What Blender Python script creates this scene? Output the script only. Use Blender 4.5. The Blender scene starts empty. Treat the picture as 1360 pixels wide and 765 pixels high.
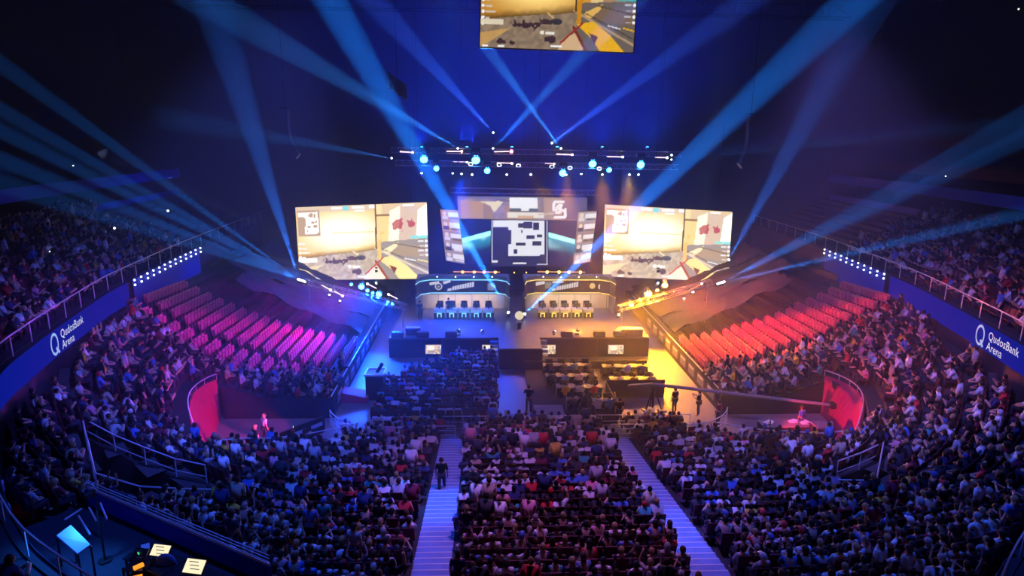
import bpy, bmesh, math, random
import numpy as np
from mathutils import Vector, Matrix
random.seed(7); RNG = np.random.RandomState(7)
S = bpy.context.scene; C = S.collection
R = math.radians

# ---------------------------------------------------------------- camera
CAM = Vector((-2.87, 0.0, 17.0)); FPX = 850.0
PITCH = math.atan(202.5/850); YAW = math.atan(40/850*math.cos(PITCH)); ROLL = R(0.6)
fw = Vector((math.sin(YAW)*math.cos(PITCH), math.cos(YAW)*math.cos(PITCH), -math.sin(PITCH)))
rt0 = Vector((math.cos(YAW), -math.sin(YAW), 0)); up0 = rt0.cross(fw)
rt = rt0*math.cos(ROLL)+up0*math.sin(ROLL); up = up0*math.cos(ROLL)-rt0*math.sin(ROLL)
cd = bpy.data.cameras.new('camera'); cam = bpy.data.objects.new('camera', cd); C.objects.link(cam)
cd.sensor_width = 36; cd.lens = 36*FPX/1360; cd.clip_end = 400; cd.clip_start = .1
cam.matrix_world = Matrix(((rt.x, up.x, -fw.x, CAM.x), (rt.y, up.y, -fw.y, CAM.y), (rt.z, up.z, -fw.z, CAM.z), (0, 0, 0, 1)))
S.camera = cam
def _ray(x, y): return fw+rt*((x-680)/FPX)-up*((y-382.5)/FPX)
def on_z(x, y, z):          # where a sight line of the survey meets a level / a depth
    d = _ray(x, y); return CAM+d*((z-CAM.z)/d.z)
def at_y(x, y, Y):
    d = _ray(x, y); return CAM+d*((Y-CAM.y)/d.y)
def at_x(x, y, X):
    d = _ray(x, y); return CAM+d*((X-CAM.x)/d.x)
def proj(p):
    v = Vector(p)-CAM; z = v.dot(fw)
    if z < .1: return (-9e3, -9e3, 0)
    return (680+FPX*v.dot(rt)/z, 382.5-FPX*v.dot(up)/z, FPX/z)

# ---------------------------------------------------------------- world, exposure
S.view_settings.view_transform = 'Standard'; S.view_settings.look = 'None'
S.view_settings.gamma = 1; S.view_settings.use_curve_mapping = False; S.view_settings.exposure = 0.0
W = bpy.data.worlds.new('world'); S.world = W; W.use_nodes = True
W.node_tree.nodes['Background'].inputs[0].default_value = (.01, .02, .08, 1)
W.node_tree.nodes['Background'].inputs[1].default_value = 0.0
S.cycles.max_bounces = 4; S.cycles.diffuse_bounces = 2; S.cycles.glossy_bounces = 2; S.cycles.volume_bounces = 0
S.cycles.transparent_max_bounces = 8; S.cycles.sample_clamp_indirect = 3; S.cycles.sample_clamp_direct = 0
S.cycles.use_denoising = True; S.cycles.use_light_tree = True
HAZE = 0.007

# ---------------------------------------------------------------- unseen wash lamps added over the stands
BLUE = (.05, .22, 1); AMBER = (1, .46, .04); VIOLET = (.42, .3, 1); MAGENTA = (1, .06, .5); REDL = (1, .1, .04)
def aim(o, target):
    o.rotation_euler = (Vector(target)-o.location).to_track_quat('-Z', 'Y').to_euler()
def spot(name, loc, target, col, power, deg, blend=.4, rad=.15, parent=None):
    d = bpy.data.lights.new(name, 'SPOT'); d.color = col; d.energy = power; d.spot_size = R(deg); d.spot_blend = blend
    d.shadow_soft_size = rad
    o = bpy.data.objects.new(name, d); C.objects.link(o); o.location = loc; aim(o, target)
    if parent: 
        bpy.context.view_layer.update(); o.parent = parent; o.matrix_parent_inverse = parent.matrix_world.inverted()
    return o
WASH = [
 # loc, target, colour, power, angle
 ((-9, 22, 22), (-18, 35, 4), (.085, .12, 1), 19000, 62),
 ((9, 22, 22), (18, 35, 4), (.26, .17, 1), 18000, 62),
 ((0, 23, 21), (0, 24, 2), (.56, .2, 1), 7600, 62),
 ((-7, 20, 21), (-12, 22, 3), (.02, .1, 1), 8600, 60),
 ((7, 20, 21), (12, 22, 3), (.03, .105, 1), 8600, 60),
 ((-4.6, 30, 24), (-4.62, 24, 1), (.004, .16, 1), 30000, 12),  # this spot and the next are added to brighten the aisle steps
 ((4.6, 30, 24), (4.62, 21, 1), (.02, .14, 1), 15000, 12),
]
for i, (l, t, c, p, a) in enumerate(WASH):
    spot('added_wash_light', l, t, c, p*.95, a, .7, .6)

# ---------------------------------------------------------------- helpers
def new_obj(name, data, parent=None):
    o = bpy.data.objects.new(name, data); C.objects.link(o)
    if parent is not None: o.parent = parent
    return o
def tag(o, label=None, cat=None, group=None, kind=None):
    if label: o['label'] = label
    if cat: o['category'] = cat
    if group: o['group'] = group
    if kind: o['kind'] = kind
    return o
def empty(name, loc=(0, 0, 0), label=None, cat=None, group=None, kind=None, rz=0):
    o = new_obj(name, None); o.location = loc; o.rotation_euler = (0, 0, rz); o.empty_display_size = .1
    return tag(o, label, cat, group, kind)
def copy_tree(o, parent=None):
    kids = list(o.children); c = o.copy(); C.objects.link(c)
    if parent is not None: c.parent = parent
    for k in kids: copy_tree(k, c)
    return c

class MB:
    def __init__(s): s.v = []; s.f = []; s.m = []; s.c = []
    def add(s, vs, fs, m=0):
        n = len(s.v); s.v += [tuple(map(float, v)) for v in vs]; s.f += [tuple(i+n for i in f) for f in fs]; s.m += [m]*len(fs); return s
    def box(s, c, d, rz=0, m=0, M=None):
        vs = [Vector((x*d[0]/2, y*d[1]/2, z*d[2]/2)) for x in (-1, 1) for y in (-1, 1) for z in (-1, 1)]
        if M is None: M = Matrix.Rotation(rz, 3, 'Z')
        vs = [M @ v+Vector(c) for v in vs]
        return s.add(vs, [(0, 1, 3, 2), (4, 6, 7, 5), (0, 4, 5, 1), (2, 3, 7, 6), (0, 2, 6, 4), (1, 5, 7, 3)], m)
    def bb(s, a, b, m=0):
        return s.box([(a[i]+b[i])/2 for i in range(3)], [abs(b[i]-a[i]) for i in range(3)], 0, m)
    def tube(s, p, q, r, n=6, r2=None, m=0, cap=True):
        p = Vector(p); q = Vector(q); d = (q-p); r2 = r if r2 is None else r2
        if d.length < 1e-6: return s
        d.normalize(); a = d.orthogonal().normalized(); b = d.cross(a)
        vs = []
        for c, rr in ((p, r), (q, r2)):
            for k in range(n):
                t = 2*math.pi*k/n; vs.append(c+(a*math.cos(t)+b*math.sin(t))*rr)
        fs = [(k, (k+1) % n, n+(k+1) % n, n+k) for k in range(n)]
        if cap: fs += [tuple(range(n))[::-1], tuple(range(n, 2*n))]
        return s.add(vs, fs, m)
    def path(s, pts, r, n=5, m=0):
        for a, b in zip(pts[:-1], pts[1:]): s.tube(a, b, r, n, m=m)
        return s
    def sphere(s, c, r, nu=10, nv=7, m=0, sc=(1, 1, 1), v0=0., v1=1.):
        vs = []; fs = []
        for j in range(nv+1):
            th = math.pi*(v0+(v1-v0)*j/nv)
            for i in range(nu):
                ph = 2*math.pi*i/nu
                vs.append((c[0]+r*sc[0]*math.sin(th)*math.cos(ph), c[1]+r*sc[1]*math.sin(th)*math.sin(ph), c[2]+r*sc[2]*math.cos(th)))
        for j in range(nv):
            for i in range(nu):
                fs.append((j*nu+i, (j+1)*nu+i, (j+1)*nu+(i+1) % nu, j*nu+(i+1) % nu))
        return s.add(vs, fs, m)
    def prism(s, poly, z0, z1, m=0):
        n = len(poly); vs = [(x, y, z0) for x, y in poly]+[(x, y, z1) for x, y in poly]
        return s.add(vs, [(i, (i+1) % n, n+(i+1) % n, n+i) for i in range(n)]+[tuple(range(n))[::-1], tuple(range(n, 2*n))], m)
    def strip(s, lower, upper, m=0, thick=None):
        n = len(lower); vs = list(lower)+list(upper)
        return s.add(vs, [(i, i+1, n+i+1, n+i) for i in range(n-1)], m)
    def mesh(s, name, mats, smooth=False, off=(0, 0, 0)):
        me = bpy.data.meshes.new(name); o = off
        me.from_pydata([(x-o[0], y-o[1], z-o[2]) for x, y, z in s.v], [], s.f)
        for m in (mats if isinstance(mats, (list, tuple)) else [mats]): me.materials.append(m)
        if any(s.m): me.polygons.foreach_set('material_index', s.m)
        if smooth: me.polygons.foreach_set('use_smooth', [True]*len(s.f))
        me.update(); return me
    def build(s, name, mats, parent=None, smooth=False, world=True):
        off = parent_loc(parent) if (parent is not None and world) else (0, 0, 0)
        return new_obj(name, s.mesh(name, mats, smooth, off), parent)
def parent_loc(p):
    v = Vector((0, 0, 0))
    while p is not None: v += Vector(p.location); p = p.parent
    return v
def single(name, mb, mats, loc, label, cat, group=None, smooth=False):
    o = new_obj(name, mb.mesh(name, mats, smooth, loc)); o.location = loc; return tag(o, label, cat, group)
def struct(name, mb, mats, label=None, smooth=False):
    o = new_obj(name, mb.mesh(name, mats, smooth)); return tag(o, label, kind='structure')

def lin(c):
    return tuple((x/12.92 if x <= .04045 else ((x+.055)/1.055)**2.4) for x in c)
def rgb(h): return lin(tuple(int(h[i:i+2], 16)/255 for i in (0, 2, 4)))
def pbr(name, col, rough=.6, metal=0., noise=0., scale=8., bump=0., spec=.5):
    m = bpy.data.materials.new(name); m.use_nodes = True; nt = m.node_tree; b = nt.nodes['Principled BSDF']
    b.inputs['Base Color'].default_value = (*col, 1); b.inputs['Roughness'].default_value = rough; b.inputs['Metallic'].default_value = metal
    b.inputs['Specular IOR Level'].default_value = spec
    if noise or bump:
        tc = nt.nodes.new('ShaderNodeTexCoord'); n = nt.nodes.new('ShaderNodeTexNoise'); n.inputs['Scale'].default_value = scale
        n.inputs['Detail'].default_value = 4; nt.links.new(tc.outputs['Object'], n.inputs['Vector'])
        if noise:
            r = nt.nodes.new('ShaderNodeValToRGB'); r.color_ramp.elements[0].position = .3; r.color_ramp.elements[1].position = .7
            r.color_ramp.elements[0].color = (*[c*(1-noise) for c in col], 1); r.color_ramp.elements[1].color = (*[min(1, c*(1+noise)) for c in col], 1)
            nt.links.new(n.outputs['Fac'], r.inputs['Fac']); nt.links.new(r.outputs['Color'], b.inputs['Base Color'])
        if bump:
            bp = nt.nodes.new('ShaderNodeBump'); bp.inputs['Strength'].default_value = bump
            nt.links.new(n.outputs['Fac'], bp.inputs['Height']); nt.links.new(bp.outputs['Normal'], b.inputs['Normal'])
    return m
def emit(name, col, strength):
    m = bpy.data.materials.new(name); m.use_nodes = True; b = m.node_tree.nodes['Principled BSDF']
    b.inputs['Base Color'].default_value = (.02, .02, .02, 1); b.inputs['Emission Color'].default_value = (*col, 1); b.inputs['Emission Strength'].default_value = strength
    b.inputs['Roughness'].default_value = .5
    return m
def emit_attr(name, strength):
    m = emit(name, (1, 1, 1), strength); nt = m.node_tree; a = nt.nodes.new('ShaderNodeAttribute'); a.attribute_name = 'Col'
    nt.links.new(a.outputs['Color'], nt.nodes['Principled BSDF'].inputs['Emission Color']); return m
def attr_mat(name, rough=.8):
    m = pbr(name, (.5, .5, .5), rough, spec=.3); nt = m.node_tree; a = nt.nodes.new('ShaderNodeAttribute'); a.attribute_name = 'Col'
    nt.links.new(a.outputs['Color'], nt.nodes['Principled BSDF'].inputs['Base Color']); return m
def obj_mat(name, rough=.8):
    m = pbr(name, (.5, .5, .5), rough, spec=.3); nt = m.node_tree; a = nt.nodes.new('ShaderNodeObjectInfo')
    nt.links.new(a.outputs['Color'], nt.nodes['Principled BSDF'].inputs['Base Color']); return m

M = dict(
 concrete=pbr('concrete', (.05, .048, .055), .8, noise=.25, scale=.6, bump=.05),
 floor=pbr('arena_floor', (.3, .25, .23), .42, noise=.12, scale=.35, bump=.02),
 black=pbr('black_drape', (.018, .016, .02), .9, noise=.3, scale=3), blackm=pbr('black_metal', (.03, .03, .035), .5, .6),
 dark=pbr('dark_wall', (.03, .03, .045), .8, noise=.2, scale=.4), alu=pbr('aluminium', (.62, .63, .66), .35, .9),
 rail=pbr('painted_rail', (.7, .7, .74), .4, .3), red=pbr('red_wall', (.62, .025, .12), .6, noise=.12, scale=.5),
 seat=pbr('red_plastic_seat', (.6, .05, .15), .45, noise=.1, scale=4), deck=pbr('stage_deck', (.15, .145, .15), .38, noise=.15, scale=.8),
 fascia=pbr('stage_fascia', (.03, .022, .03), .75, noise=.25, scale=2), step=pbr('blue_lit_step_concrete', (.26, .4, .66), .75, noise=.12, scale=2, bump=.05),  # blue light on the steps is put into the step colour
 nosing=pbr('pale_nosing', (.8, .8, .82), .6), white=pbr('white_laminate', (.8, .79, .78), .5), cloth=pbr('grey_cloth', (.34, .32, .33), .9, noise=.2, scale=.5, bump=.15),
 beige=pbr('beige_panel', (.72, .6, .5), .6, noise=.06, scale=1.5), grey=pbr('grey_plastic', (.2, .2, .21), .5), blkp=pbr('black_plastic', (.02, .02, .022), .45),
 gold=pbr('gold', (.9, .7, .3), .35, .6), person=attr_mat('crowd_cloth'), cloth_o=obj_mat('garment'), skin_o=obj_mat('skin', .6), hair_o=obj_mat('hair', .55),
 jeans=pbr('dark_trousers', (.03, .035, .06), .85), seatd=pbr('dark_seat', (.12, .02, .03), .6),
)

# ---------------------------------------------------------------- bowl geometry (plan, metres; stage towards +Y)
HX, NY, RC = 12.25, 33.1, 4.0
FARY = 66.0
C1 = np.array([(-26.6, 70), (-26.2, 54), (-25.9, 48.3), (-24.93, 37.8), (-23.2, 29.8), (-21.7, 24.1), (-18.3, 19.0), (-15.66, 16.6), (-13.1, 14.9), (-9.4, 12.6), (-6, 8), (0, 7),
               (6, 8), (9, 12.8), (12.3, 15.7), (14.7, 17.3), (18.6, 20.4), (21.6, 25.5), (23.1, 31), (25, 39.2), (26.2, 50), (26.6, 56), (26.8, 70)])
TL = FARY-(NY+RC); TA = math.pi/2*RC; TN = 2*(HX-RC)
TT = 2*TL+2*TA+TN
def c0(t):
    """inner edge of the bowl: point and outward normal"""
    if t < TL: return (-HX, FARY-t), (-1., 0.)
    t -= TL
    if t < TA:
        a = math.pi+t/RC; return (-HX+RC+RC*math.cos(a), NY+RC+RC*math.sin(a)), (math.cos(a), math.sin(a))
    t -= TA
    if t < TN: return (-HX+RC+t, NY), (0., -1.)
    t -= TN
    if t < TA:
        a = 1.5*math.pi+t/RC; return (HX-RC+RC*math.cos(a), NY+RC+RC*math.sin(a)), (math.cos(a), math.sin(a))
    t -= TA
    return (HX, NY+RC+t), (1., 0.)
def ray_c1(p, n):
    best = 60.
    for a, b in zip(C1[:-1], C1[1:]):
        d = b-a; den = n[0]*d[1]-n[1]*d[0]
        if abs(den) < 1e-9: continue
        w = (a[0]-p[0], a[1]-p[1]); s = (w[0]*d[1]-w[1]*d[0])/den; u = (w[0]*n[1]-w[1]*n[0])/den
        if -1e-6 <= u <= 1+1e-6 and s > 0: best = min(best, s)
    return best
DT = .25
TS = np.arange(0, TT+DT/2, DT)
CP = np.array([c0(t)[0] for t in TS]); CN = np.array([c0(t)[1] for t in TS])
SM = np.array([ray_c1(p, n) for p, n in zip(CP, CN)])
def side_w(n): return abs(n[0])
# slope of the stand: shallow behind the floor, steep along the sides
_w = np.array([side_w(n) for n in CN])
ker = np.ones(41)/41; _ws = np.convolve(np.pad(_w, 20, mode='edge'), ker, 'valid')
_st = np.clip((_ws-.84)/.14, 0, 1); _st = _st*_st*(3-2*_st)
_cn = np.clip(_ws/.35, 0, 1); _cn = _cn*_cn*(3-2*_cn)
_gc = np.convolve(np.pad(np.abs(CN[:, 0]*CN[:, 1])*2, 8, mode='edge'), np.ones(17)/17, 'valid')
Z0 = .35+.65*_st-.2*_gc
SL = .165-.045*_st-.13*_gc                                    # first slope; the corners steepen towards the back
ZT = (1-_cn)*(Z0+.175*SM)+_cn*(4.9+1.25*np.clip((_ws-.4)/.5, 0, 1))
CURV = (ZT-Z0-SL*SM)/SM**2
ROW = .82
def at_t(arr, t): 
    return np.interp(t, TS, arr) if arr.ndim == 1 else np.array([np.interp(t, TS, arr[:, k]) for k in range(arr.shape[1])])
def inpoly(x, y, P):
    r = False; n = len(P)
    for i in range(n):
        x1, y1 = P[i]; x2, y2 = P[(i+1) % n]
        if (y1 > y) != (y2 > y) and x < (x2-x1)*(y-y1)/(y2-y1)+x1: r = not r
    return r
CORR_L = [(-11.6, 36.9), (-18.9, 36.9), (-17.9, 33.4), (-16.2, 29.5), (-10.4, 33.6)]
CORR_R = [(11.6, 36.9), (18.5, 36.9), (17.7, 33.4), (15.8, 29.7), (10.4, 33.6)]
VOID_L = [(-20.6, 27.0), (-17.5, 22.5), (-13.5, 23.7), (-15.0, 25.9)]
VOID_R = [(16.2, 27.2), (13.2, 23.0), (11.6, 23.6), (13.3, 25.9)]
CTRL = [(-16.6, 20.6), (-9.0, 16.3), (-9.6, 13.0), (-19.5, 17.5)]
CUTS = [[(-11.6, 36.9), (-19.0, 36.9), (-19.5, 35.2), (-19.1, 33.2), (-18.1, 31.2), (-16.5, 29.5), (-10.4, 33.6)], [(11.6, 36.9), (18.6, 36.9), (19.2, 35.2), (18.8, 33.2), (17.7, 31.2), (16.1, 29.7), (10.4, 33.6)], VOID_L, VOID_R, CTRL]
def gdz(p):                                             # the gallery dips towards the near corners
    u = min(1, max(0, (23.5-p[1])/7)); return -2.55*u*u*(3-2*u)
def cut(x, y): return any(inpoly(x, y, P) for P in CUTS)
def row_z(t_i, k): return Z0[t_i]+SL[t_i]*ROW*k+CURV[t_i]*(ROW*k)**2

# ---------------------------------------------------------------- the setting
struct('floor', MB().bb((-45, -6, -.3), (45, 84, 0)), M['floor'])
mb = MB()
NT = len(TS); mid = .5*(CP[:-1]+CP[1:])
for i in range(0, NT-1, 2):
    j = min(i+2, NT-1)
    for k in range(27):
        s0, s1 = k*ROW, (k+1)*ROW
        sm = min(SM[i], SM[j])
        if s0 > sm: break
        s1 = min(s1, sm+.3)
        a0, b0 = CP[i]+CN[i]*s0, CP[j]+CN[j]*s0; a1, b1 = CP[i]+CN[i]*s1, CP[j]+CN[j]*s1
        mx, my = (a0+b0+a1+b1)/4
        if cut(mx, my): continue
        za, zb = row_z(i, k), row_z(j, k); pa, pb = (row_z(i, k-1), row_z(j, k-1)) if k else (0, 0)
        mb.add([(*a0, za), (*b0, zb), (*b1, zb), (*a1, za)], [(0, 1, 2, 3)])
        mb.add([(*a0, pa), (*b0, pb), (*b0, zb), (*a0, za)], [(0, 1, 2, 3)])
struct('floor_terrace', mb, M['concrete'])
def bowl_z(x, y):
    """height of the stand at a plan point"""
    if abs(x) <= HX-RC and y <= NY: i = int(round((TL+TA+(x+HX-RC))/DT)); s = NY-y
    elif y >= NY+RC: 
        t = FARY-y if x < 0 else TL+2*TA+TN+(y-NY-RC); i = int(round(t/DT)); s = abs(x)-HX
    else:
        sx = -1 if x < 0 else 1; dx, dy = abs(x)-(HX-RC), (NY+RC)-y; s = math.hypot(dx, dy)-RC; a = math.atan2(dy, dx)
        t = TL+RC*a if x < 0 else TL+TA+TN+RC*(math.pi/2-a); i = int(round(t/DT))
    i = max(0, min(NT-1, i)); return row_z(i, max(0, int(s/ROW)))
# walls round the cut-outs
def wall_along(mb, pts, z0, ztop, th=.12, m=0):
    pts = [Vector((p[0], p[1], 0)) for p in pts]
    for n, (a, b) in enumerate(zip(pts[:-1], pts[1:])):
        d = (b-a).normalized(); nn = Vector((-d.y, d.x, 0))*th/2
        za, zb = (ztop[n], ztop[n+1]) if isinstance(ztop, (list, tuple)) else (ztop, ztop)
        vs = [(*(p+q).xy, z) for p, zz in ((a, za), (b, zb)) for q in (-nn, nn) for z in (z0, zz)]
        mb.add(vs, [(0, 1, 3, 2), (4, 6, 7, 5), (0, 4, 5, 1), (2, 3, 7, 6), (1, 5, 7, 3), (0, 2, 6, 4)], m)
    return mb
def densify(P, step=.8):
    out = []
    for a, b in zip(P[:-1], P[1:]):
        n = max(1, int(math.hypot(b[0]-a[0], b[1]-a[1])/step))
        for i in range(n): out.append((a[0]+(b[0]-a[0])*i/n, a[1]+(b[1]-a[1])*i/n))
    return out+[P[-1]]
# side walls along the floor
for sx, nm in ((-1, 'left'), (1, 'right')):
    struct('wall_'+nm+'_floor', wall_along(MB(), [(sx*(HX-.08), 36.9), (sx*(HX-.08), 62)], 0, 1.35, .16), M['black'])
    P = densify([(sx*12.0, 36.9), (sx*18.7, 36.9)])
    struct('wall_'+nm+'_tunnel', wall_along(MB(), P, 0, [max(1.3, bowl_z(p[0]-sx*.2, 37.4)+.08) for p in P]), M['black'])
    V = VOID_L if sx < 0 else VOID_R
    P = densify(V+[V[0]]); 
    mbv = wall_along(MB(), P, .3, [bowl_z(*p)+.05 for p in P])
    struct('wall_'+nm+'_stairwell', mbv, M['black'])
    struct('floor_'+nm+'_stairwell', MB().prism(V, .28, .36), M['dark'])
# near front edge of the tunnel on the near stand side
for sx, nm, V in ((-1, 'left', CORR_L), (1, 'right', CORR_R)):
    P = densify([V[3], V[4]]); struct('trim_'+nm+'_tunnel', wall_along(MB(), P, 0, [bowl_z(p[0]*.985, p[1]-.5)+.15 for p in P]), M['black'])
# red curved tunnel walls
for sx, nm, V in ((-1, 'left', CORR_L), (1, 'right', CORR_R)):
    a, m_, b = Vector(V[1]), Vector(V[2]), Vector(V[3]); N = 16; lo = []; hi = []
    for i in range(N+1):
        u = i/N; p = a*(1-u)**2+(m_*2-(a+b)*.5)*2*u*(1-u)+b*u*u
        h = 2.55*(1-.9*u**4); bul = 1.15*math.sin(math.pi*min(1, u*1.02))**.8 if 0 < u < .98 else 0
        lo.append((p.x, p.y, 0)); hi.append((p.x+sx*bul, p.y, h))
    mbw = MB().strip(lo, hi); mbw.strip([(x+sx*.12, y, z) for x, y, z in lo], [(x+sx*.12, y, z) for x, y, z in hi]); mbw.strip(hi, [(x+sx*.12, y, z) for x, y, z in hi])
    struct('wall_'+nm+'_red', mbw, M['red'])
    mr = MB(); top = [(x, y, z+.35) for x, y, z in hi]; mr.path(top, .035, 5)
    for x, y, z in hi[::2]: mr.tube((x, y, z), (x, y, z+.35), .02, 4)
    r = empty('guard_rail', hi[N//2], 'pale guard rail topping the red tunnel wall, %s side of the floor' % nm, 'railing')
    mr.build('hand_rail', M['rail'], r)
# back wall, ceiling, side shell
struct('wall_back', MB().bb((-45, 79, 0), (45, 79.6, 34)), M['dark'])
struct('ceiling', MB().bb((-45, -6, 33), (45, 80, 33.4)), M['dark'])
for sx, nm in ((-1, 'left'), (1, 'right')):
    struct('wall_'+nm, MB().bb((sx*44.4, -6, 0), (sx*45, 80, 33)), M['dark'])
struct('wall_front', MB().bb((-45, -6.6, 0), (45, -6, 33)), M['dark'])


# ---------------------------------------------------------------- upper tiers and ribbon boards
def curve_pts(P, step):
    P = np.array(P); seg = np.hypot(*np.diff(P, axis=0).T); L = np.concatenate([[0], np.cumsum(seg)]); n = int(L[-1]/step)
    u = np.linspace(0, L[-1], n+1); Q = np.stack([np.interp(u, L, P[:, 0]), np.interp(u, L, P[:, 1])], 1)
    for _ in range(int(6/step)): Q[1:-1] = .25*Q[:-2]+.5*Q[1:-1]+.25*Q[2:]
    T = np.gradient(Q, axis=0); T /= np.hypot(T[:, 0], T[:, 1])[:, None]
    return Q, np.stack([T[:, 1], -T[:, 0]], 1)       # points, normals
QO, QN = curve_pts(C1, .5)
if QN[0][0] > 0: QN = -QN                             # outward
RB0, RB1 = 6.35, 7.85
def band(name, mat, off0, off1, z0, z1, sel, mb=None, dip=True):
    own = mb is None; mb = mb if mb is not None else MB()
    for sgn in (-1, 1):
        idx = [i for i in range(len(QO)) if sel(QO[i]) and QO[i][0]*sgn > 0]
        if len(idx) > 1: mb.strip([(*(QO[i]+QN[i]*off0), z0+(gdz(QO[i]) if dip else 0)) for i in idx], [(*(QO[i]+QN[i]*off1), z1+(gdz(QO[i]) if dip else 0)) for i in idx])
    return struct(name, mb, mat) if own else mb
M['led_blue'] = emit('led_board_blue', (.002, .012, .36), .75)
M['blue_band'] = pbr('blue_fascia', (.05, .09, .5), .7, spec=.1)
b_ = M['led_blue'].node_tree.nodes['Principled BSDF']; b_.inputs['Specular IOR Level'].default_value = 0; b_.inputs['Base Color'].default_value = (.004, .004, .006, 1)
full = lambda p: abs(p[0]) > 9
NEARC = lambda p: not (abs(p[0]) < 9.2)
band('wall_gallery_front', M['dark'], .32, .32, 3.0, RB1, full)
band('floor_gallery_edge', M['dark'], .0, 1.2, RB1-.05, RB1-.05, full)
for sx, nm in ((-1, 'left'), (1, 'right')):
    sel = lambda p: p[0]*sx > 0 and 22.5 < p[1] < (41 if sx < 0 else 43)
    idx = [i for i in range(len(QO)) if sel(QO[i])]
    lo = [(*(QO[i]+QN[i]*.2), RB0) for i in idx]; hi = [(*(QO[i]+QN[i]*.2), RB1-.12) for i in idx]
    mb = MB().strip(lo, hi)
    bk = [(x+QN[i][0]*.1, y+QN[i][1]*.1, z) for (x, y, z), i in zip(lo, idx)]; bt = [(x+QN[i][0]*.1, y+QN[i][1]*.1, z) for (x, y, z), i in zip(hi, idx)]
    mb.strip(bk, bt); mb.strip(hi, bt); mb.strip(lo, bk)
    c = QO[idx[len(idx)//2]]
    rb = empty('ribbon_board', (c[0], c[1], RB0), 'curved blue LED ribbon board fronting the %s gallery, arena name in white' % nm, 'display', 'ribbon boards')
    mb.build('led_panel', M['led_blue'], rb)
    RIB = rb
    # lettering laid along the curve
    M.setdefault('led_white', emit('led_white', (.75, .82, 1), .8)); M.setdefault('led_cyan', emit('led_cyan', (.35, .6, 1), .75))
    pts = np.array([QO[i]+QN[i]*.17 for i in idx]); 
    if sx > 0: pts = pts      # reading direction: left to right seen from the bowl
    d = np.hypot(*np.diff(pts, axis=0).T); L = np.concatenate([[0], np.cumsum(d)])
    def bend(u, z): return (np.interp(u, L, pts[:, 0]), np.interp(u, L, pts[:, 1]), z)
    def letters(txt, size, u0, z0, name, mat, sgn=1):
        cu = bpy.data.curves.new('text', 'FONT'); cu.body = txt; cu.size = size; cu.resolution_u = 2
        to = bpy.data.objects.new('text', cu); C.objects.link(to); dg = bpy.context.evaluated_depsgraph_get()
        me = bpy.data.meshes.new_from_object(to.evaluated_get(dg)); C.objects.unlink(to); bpy.data.objects.remove(to)
        bm = bmesh.new(); bm.from_mesh(me); bmesh.ops.triangulate(bm, faces=bm.faces); bm.to_mesh(me); bm.free()
        for v in me.vertices: 
            x, y, z = bend(u0+v.co.x, z0+v.co.y); v.co = (x-rb.location.x, y-rb.location.y, z-rb.location.z)
        me.materials.clear(); me.materials.append(mat); return new_obj(name, me, rb)
    # QO runs left side -> near -> right; seen from the bowl the right board reads with decreasing index
    if True:
        pts = pts[::-1]; d = np.hypot(*np.diff(pts, axis=0).T); L = np.concatenate([[0], np.cumsum(d)])
    tgt = on_z(55, 462, 7.0) if sx < 0 else on_z(1287, 442, 7.0)
    u0 = L[int(np.argmin(np.hypot(pts[:, 0]-tgt.x, pts[:, 1]-tgt.y)))]
    if sx < 0: rev = (pts[0][1] > pts[-1][1])
    mq = MB(); N = 22
    for (ra, rb_, a0, a1) in ((.42, .56, 0, 2*math.pi),):
        vs = []
        for k in range(N+1):
            a = a0+(a1-a0)*k/N
            vs += [bend(u0+.55+ra*math.cos(a)*.8, 7.02+ra*math.sin(a)), bend(u0+.55+rb_*math.cos(a)*.8, 7.02+rb_*math.sin(a))]
        mq.add(vs, [(2*k, 2*k+1, 2*k+3, 2*k+2) for k in range(N)])
    mq.add([bend(u0+.6, 6.75), bend(u0+.75, 6.85), bend(u0+1.05, 6.5), bend(u0+.88, 6.45)], [(0, 1, 2, 3)])
    mq.build('logo', M['led_cyan'], rb)
    letters('QudosBank', .62, u0+1.35, 7.05, 'lettering', M['led_white']); letters('Arena', .62, u0+1.35, 6.5, 'lettering', M['led_white'])
    # lamp-studded box front farther along
    sel2 = lambda p: p[0]*sx > 0 and (41 if sx < 0 else 43) <= p[1] < 53
    idx2 = [i for i in range(len(QO)) if sel2(QO[i])]; c = QO[idx2[len(idx2)//2]]
    bf = empty('box_front', (c[0], c[1], RB0), 'dark gallery box front dotted with two lines of small white lamps, %s side' % nm, 'balcony')
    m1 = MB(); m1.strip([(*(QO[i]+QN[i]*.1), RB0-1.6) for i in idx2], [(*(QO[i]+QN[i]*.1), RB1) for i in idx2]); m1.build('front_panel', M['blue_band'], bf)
    M.setdefault('bulb', emit('small_white_bulb', (.8, .85, 1), 5))
    for i in idx2[::2]:
        for zz in (RB1-.1, RB1-.42):
            q = QO[i]-QN[i]*.02; MB().sphere((q[0], q[1], zz), .07, 6, 4).build('bulb', M['bulb'], bf)
    # guard rail over the ribbon
    rr = empty('gallery_rail', (c[0], c[1], RB1), 'slim metal rail along the gallery edge above the ribbon board, %s side' % nm, 'railing')
    m2 = MB(); ii = [i for i in range(len(QO)) if QO[i][0]*sx > 9.2][::2]
    tp = [(*(QO[i]+QN[i]*.25), RB1+.85+gdz(QO[i])) for i in ii]; m2.path(tp, .035, 4); m2.build('hand_rail', M['rail'], rr)
    for i in ii[::2]: p = QO[i]+QN[i]*.25; MB().tube((*p, RB1-.1+gdz(QO[i])), (*p, RB1+.85+gdz(QO[i])), .025, 4).build('post', M['rail'], rr)
    # near corner: row of pale marks on the wall top
    m4 = MB()
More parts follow.
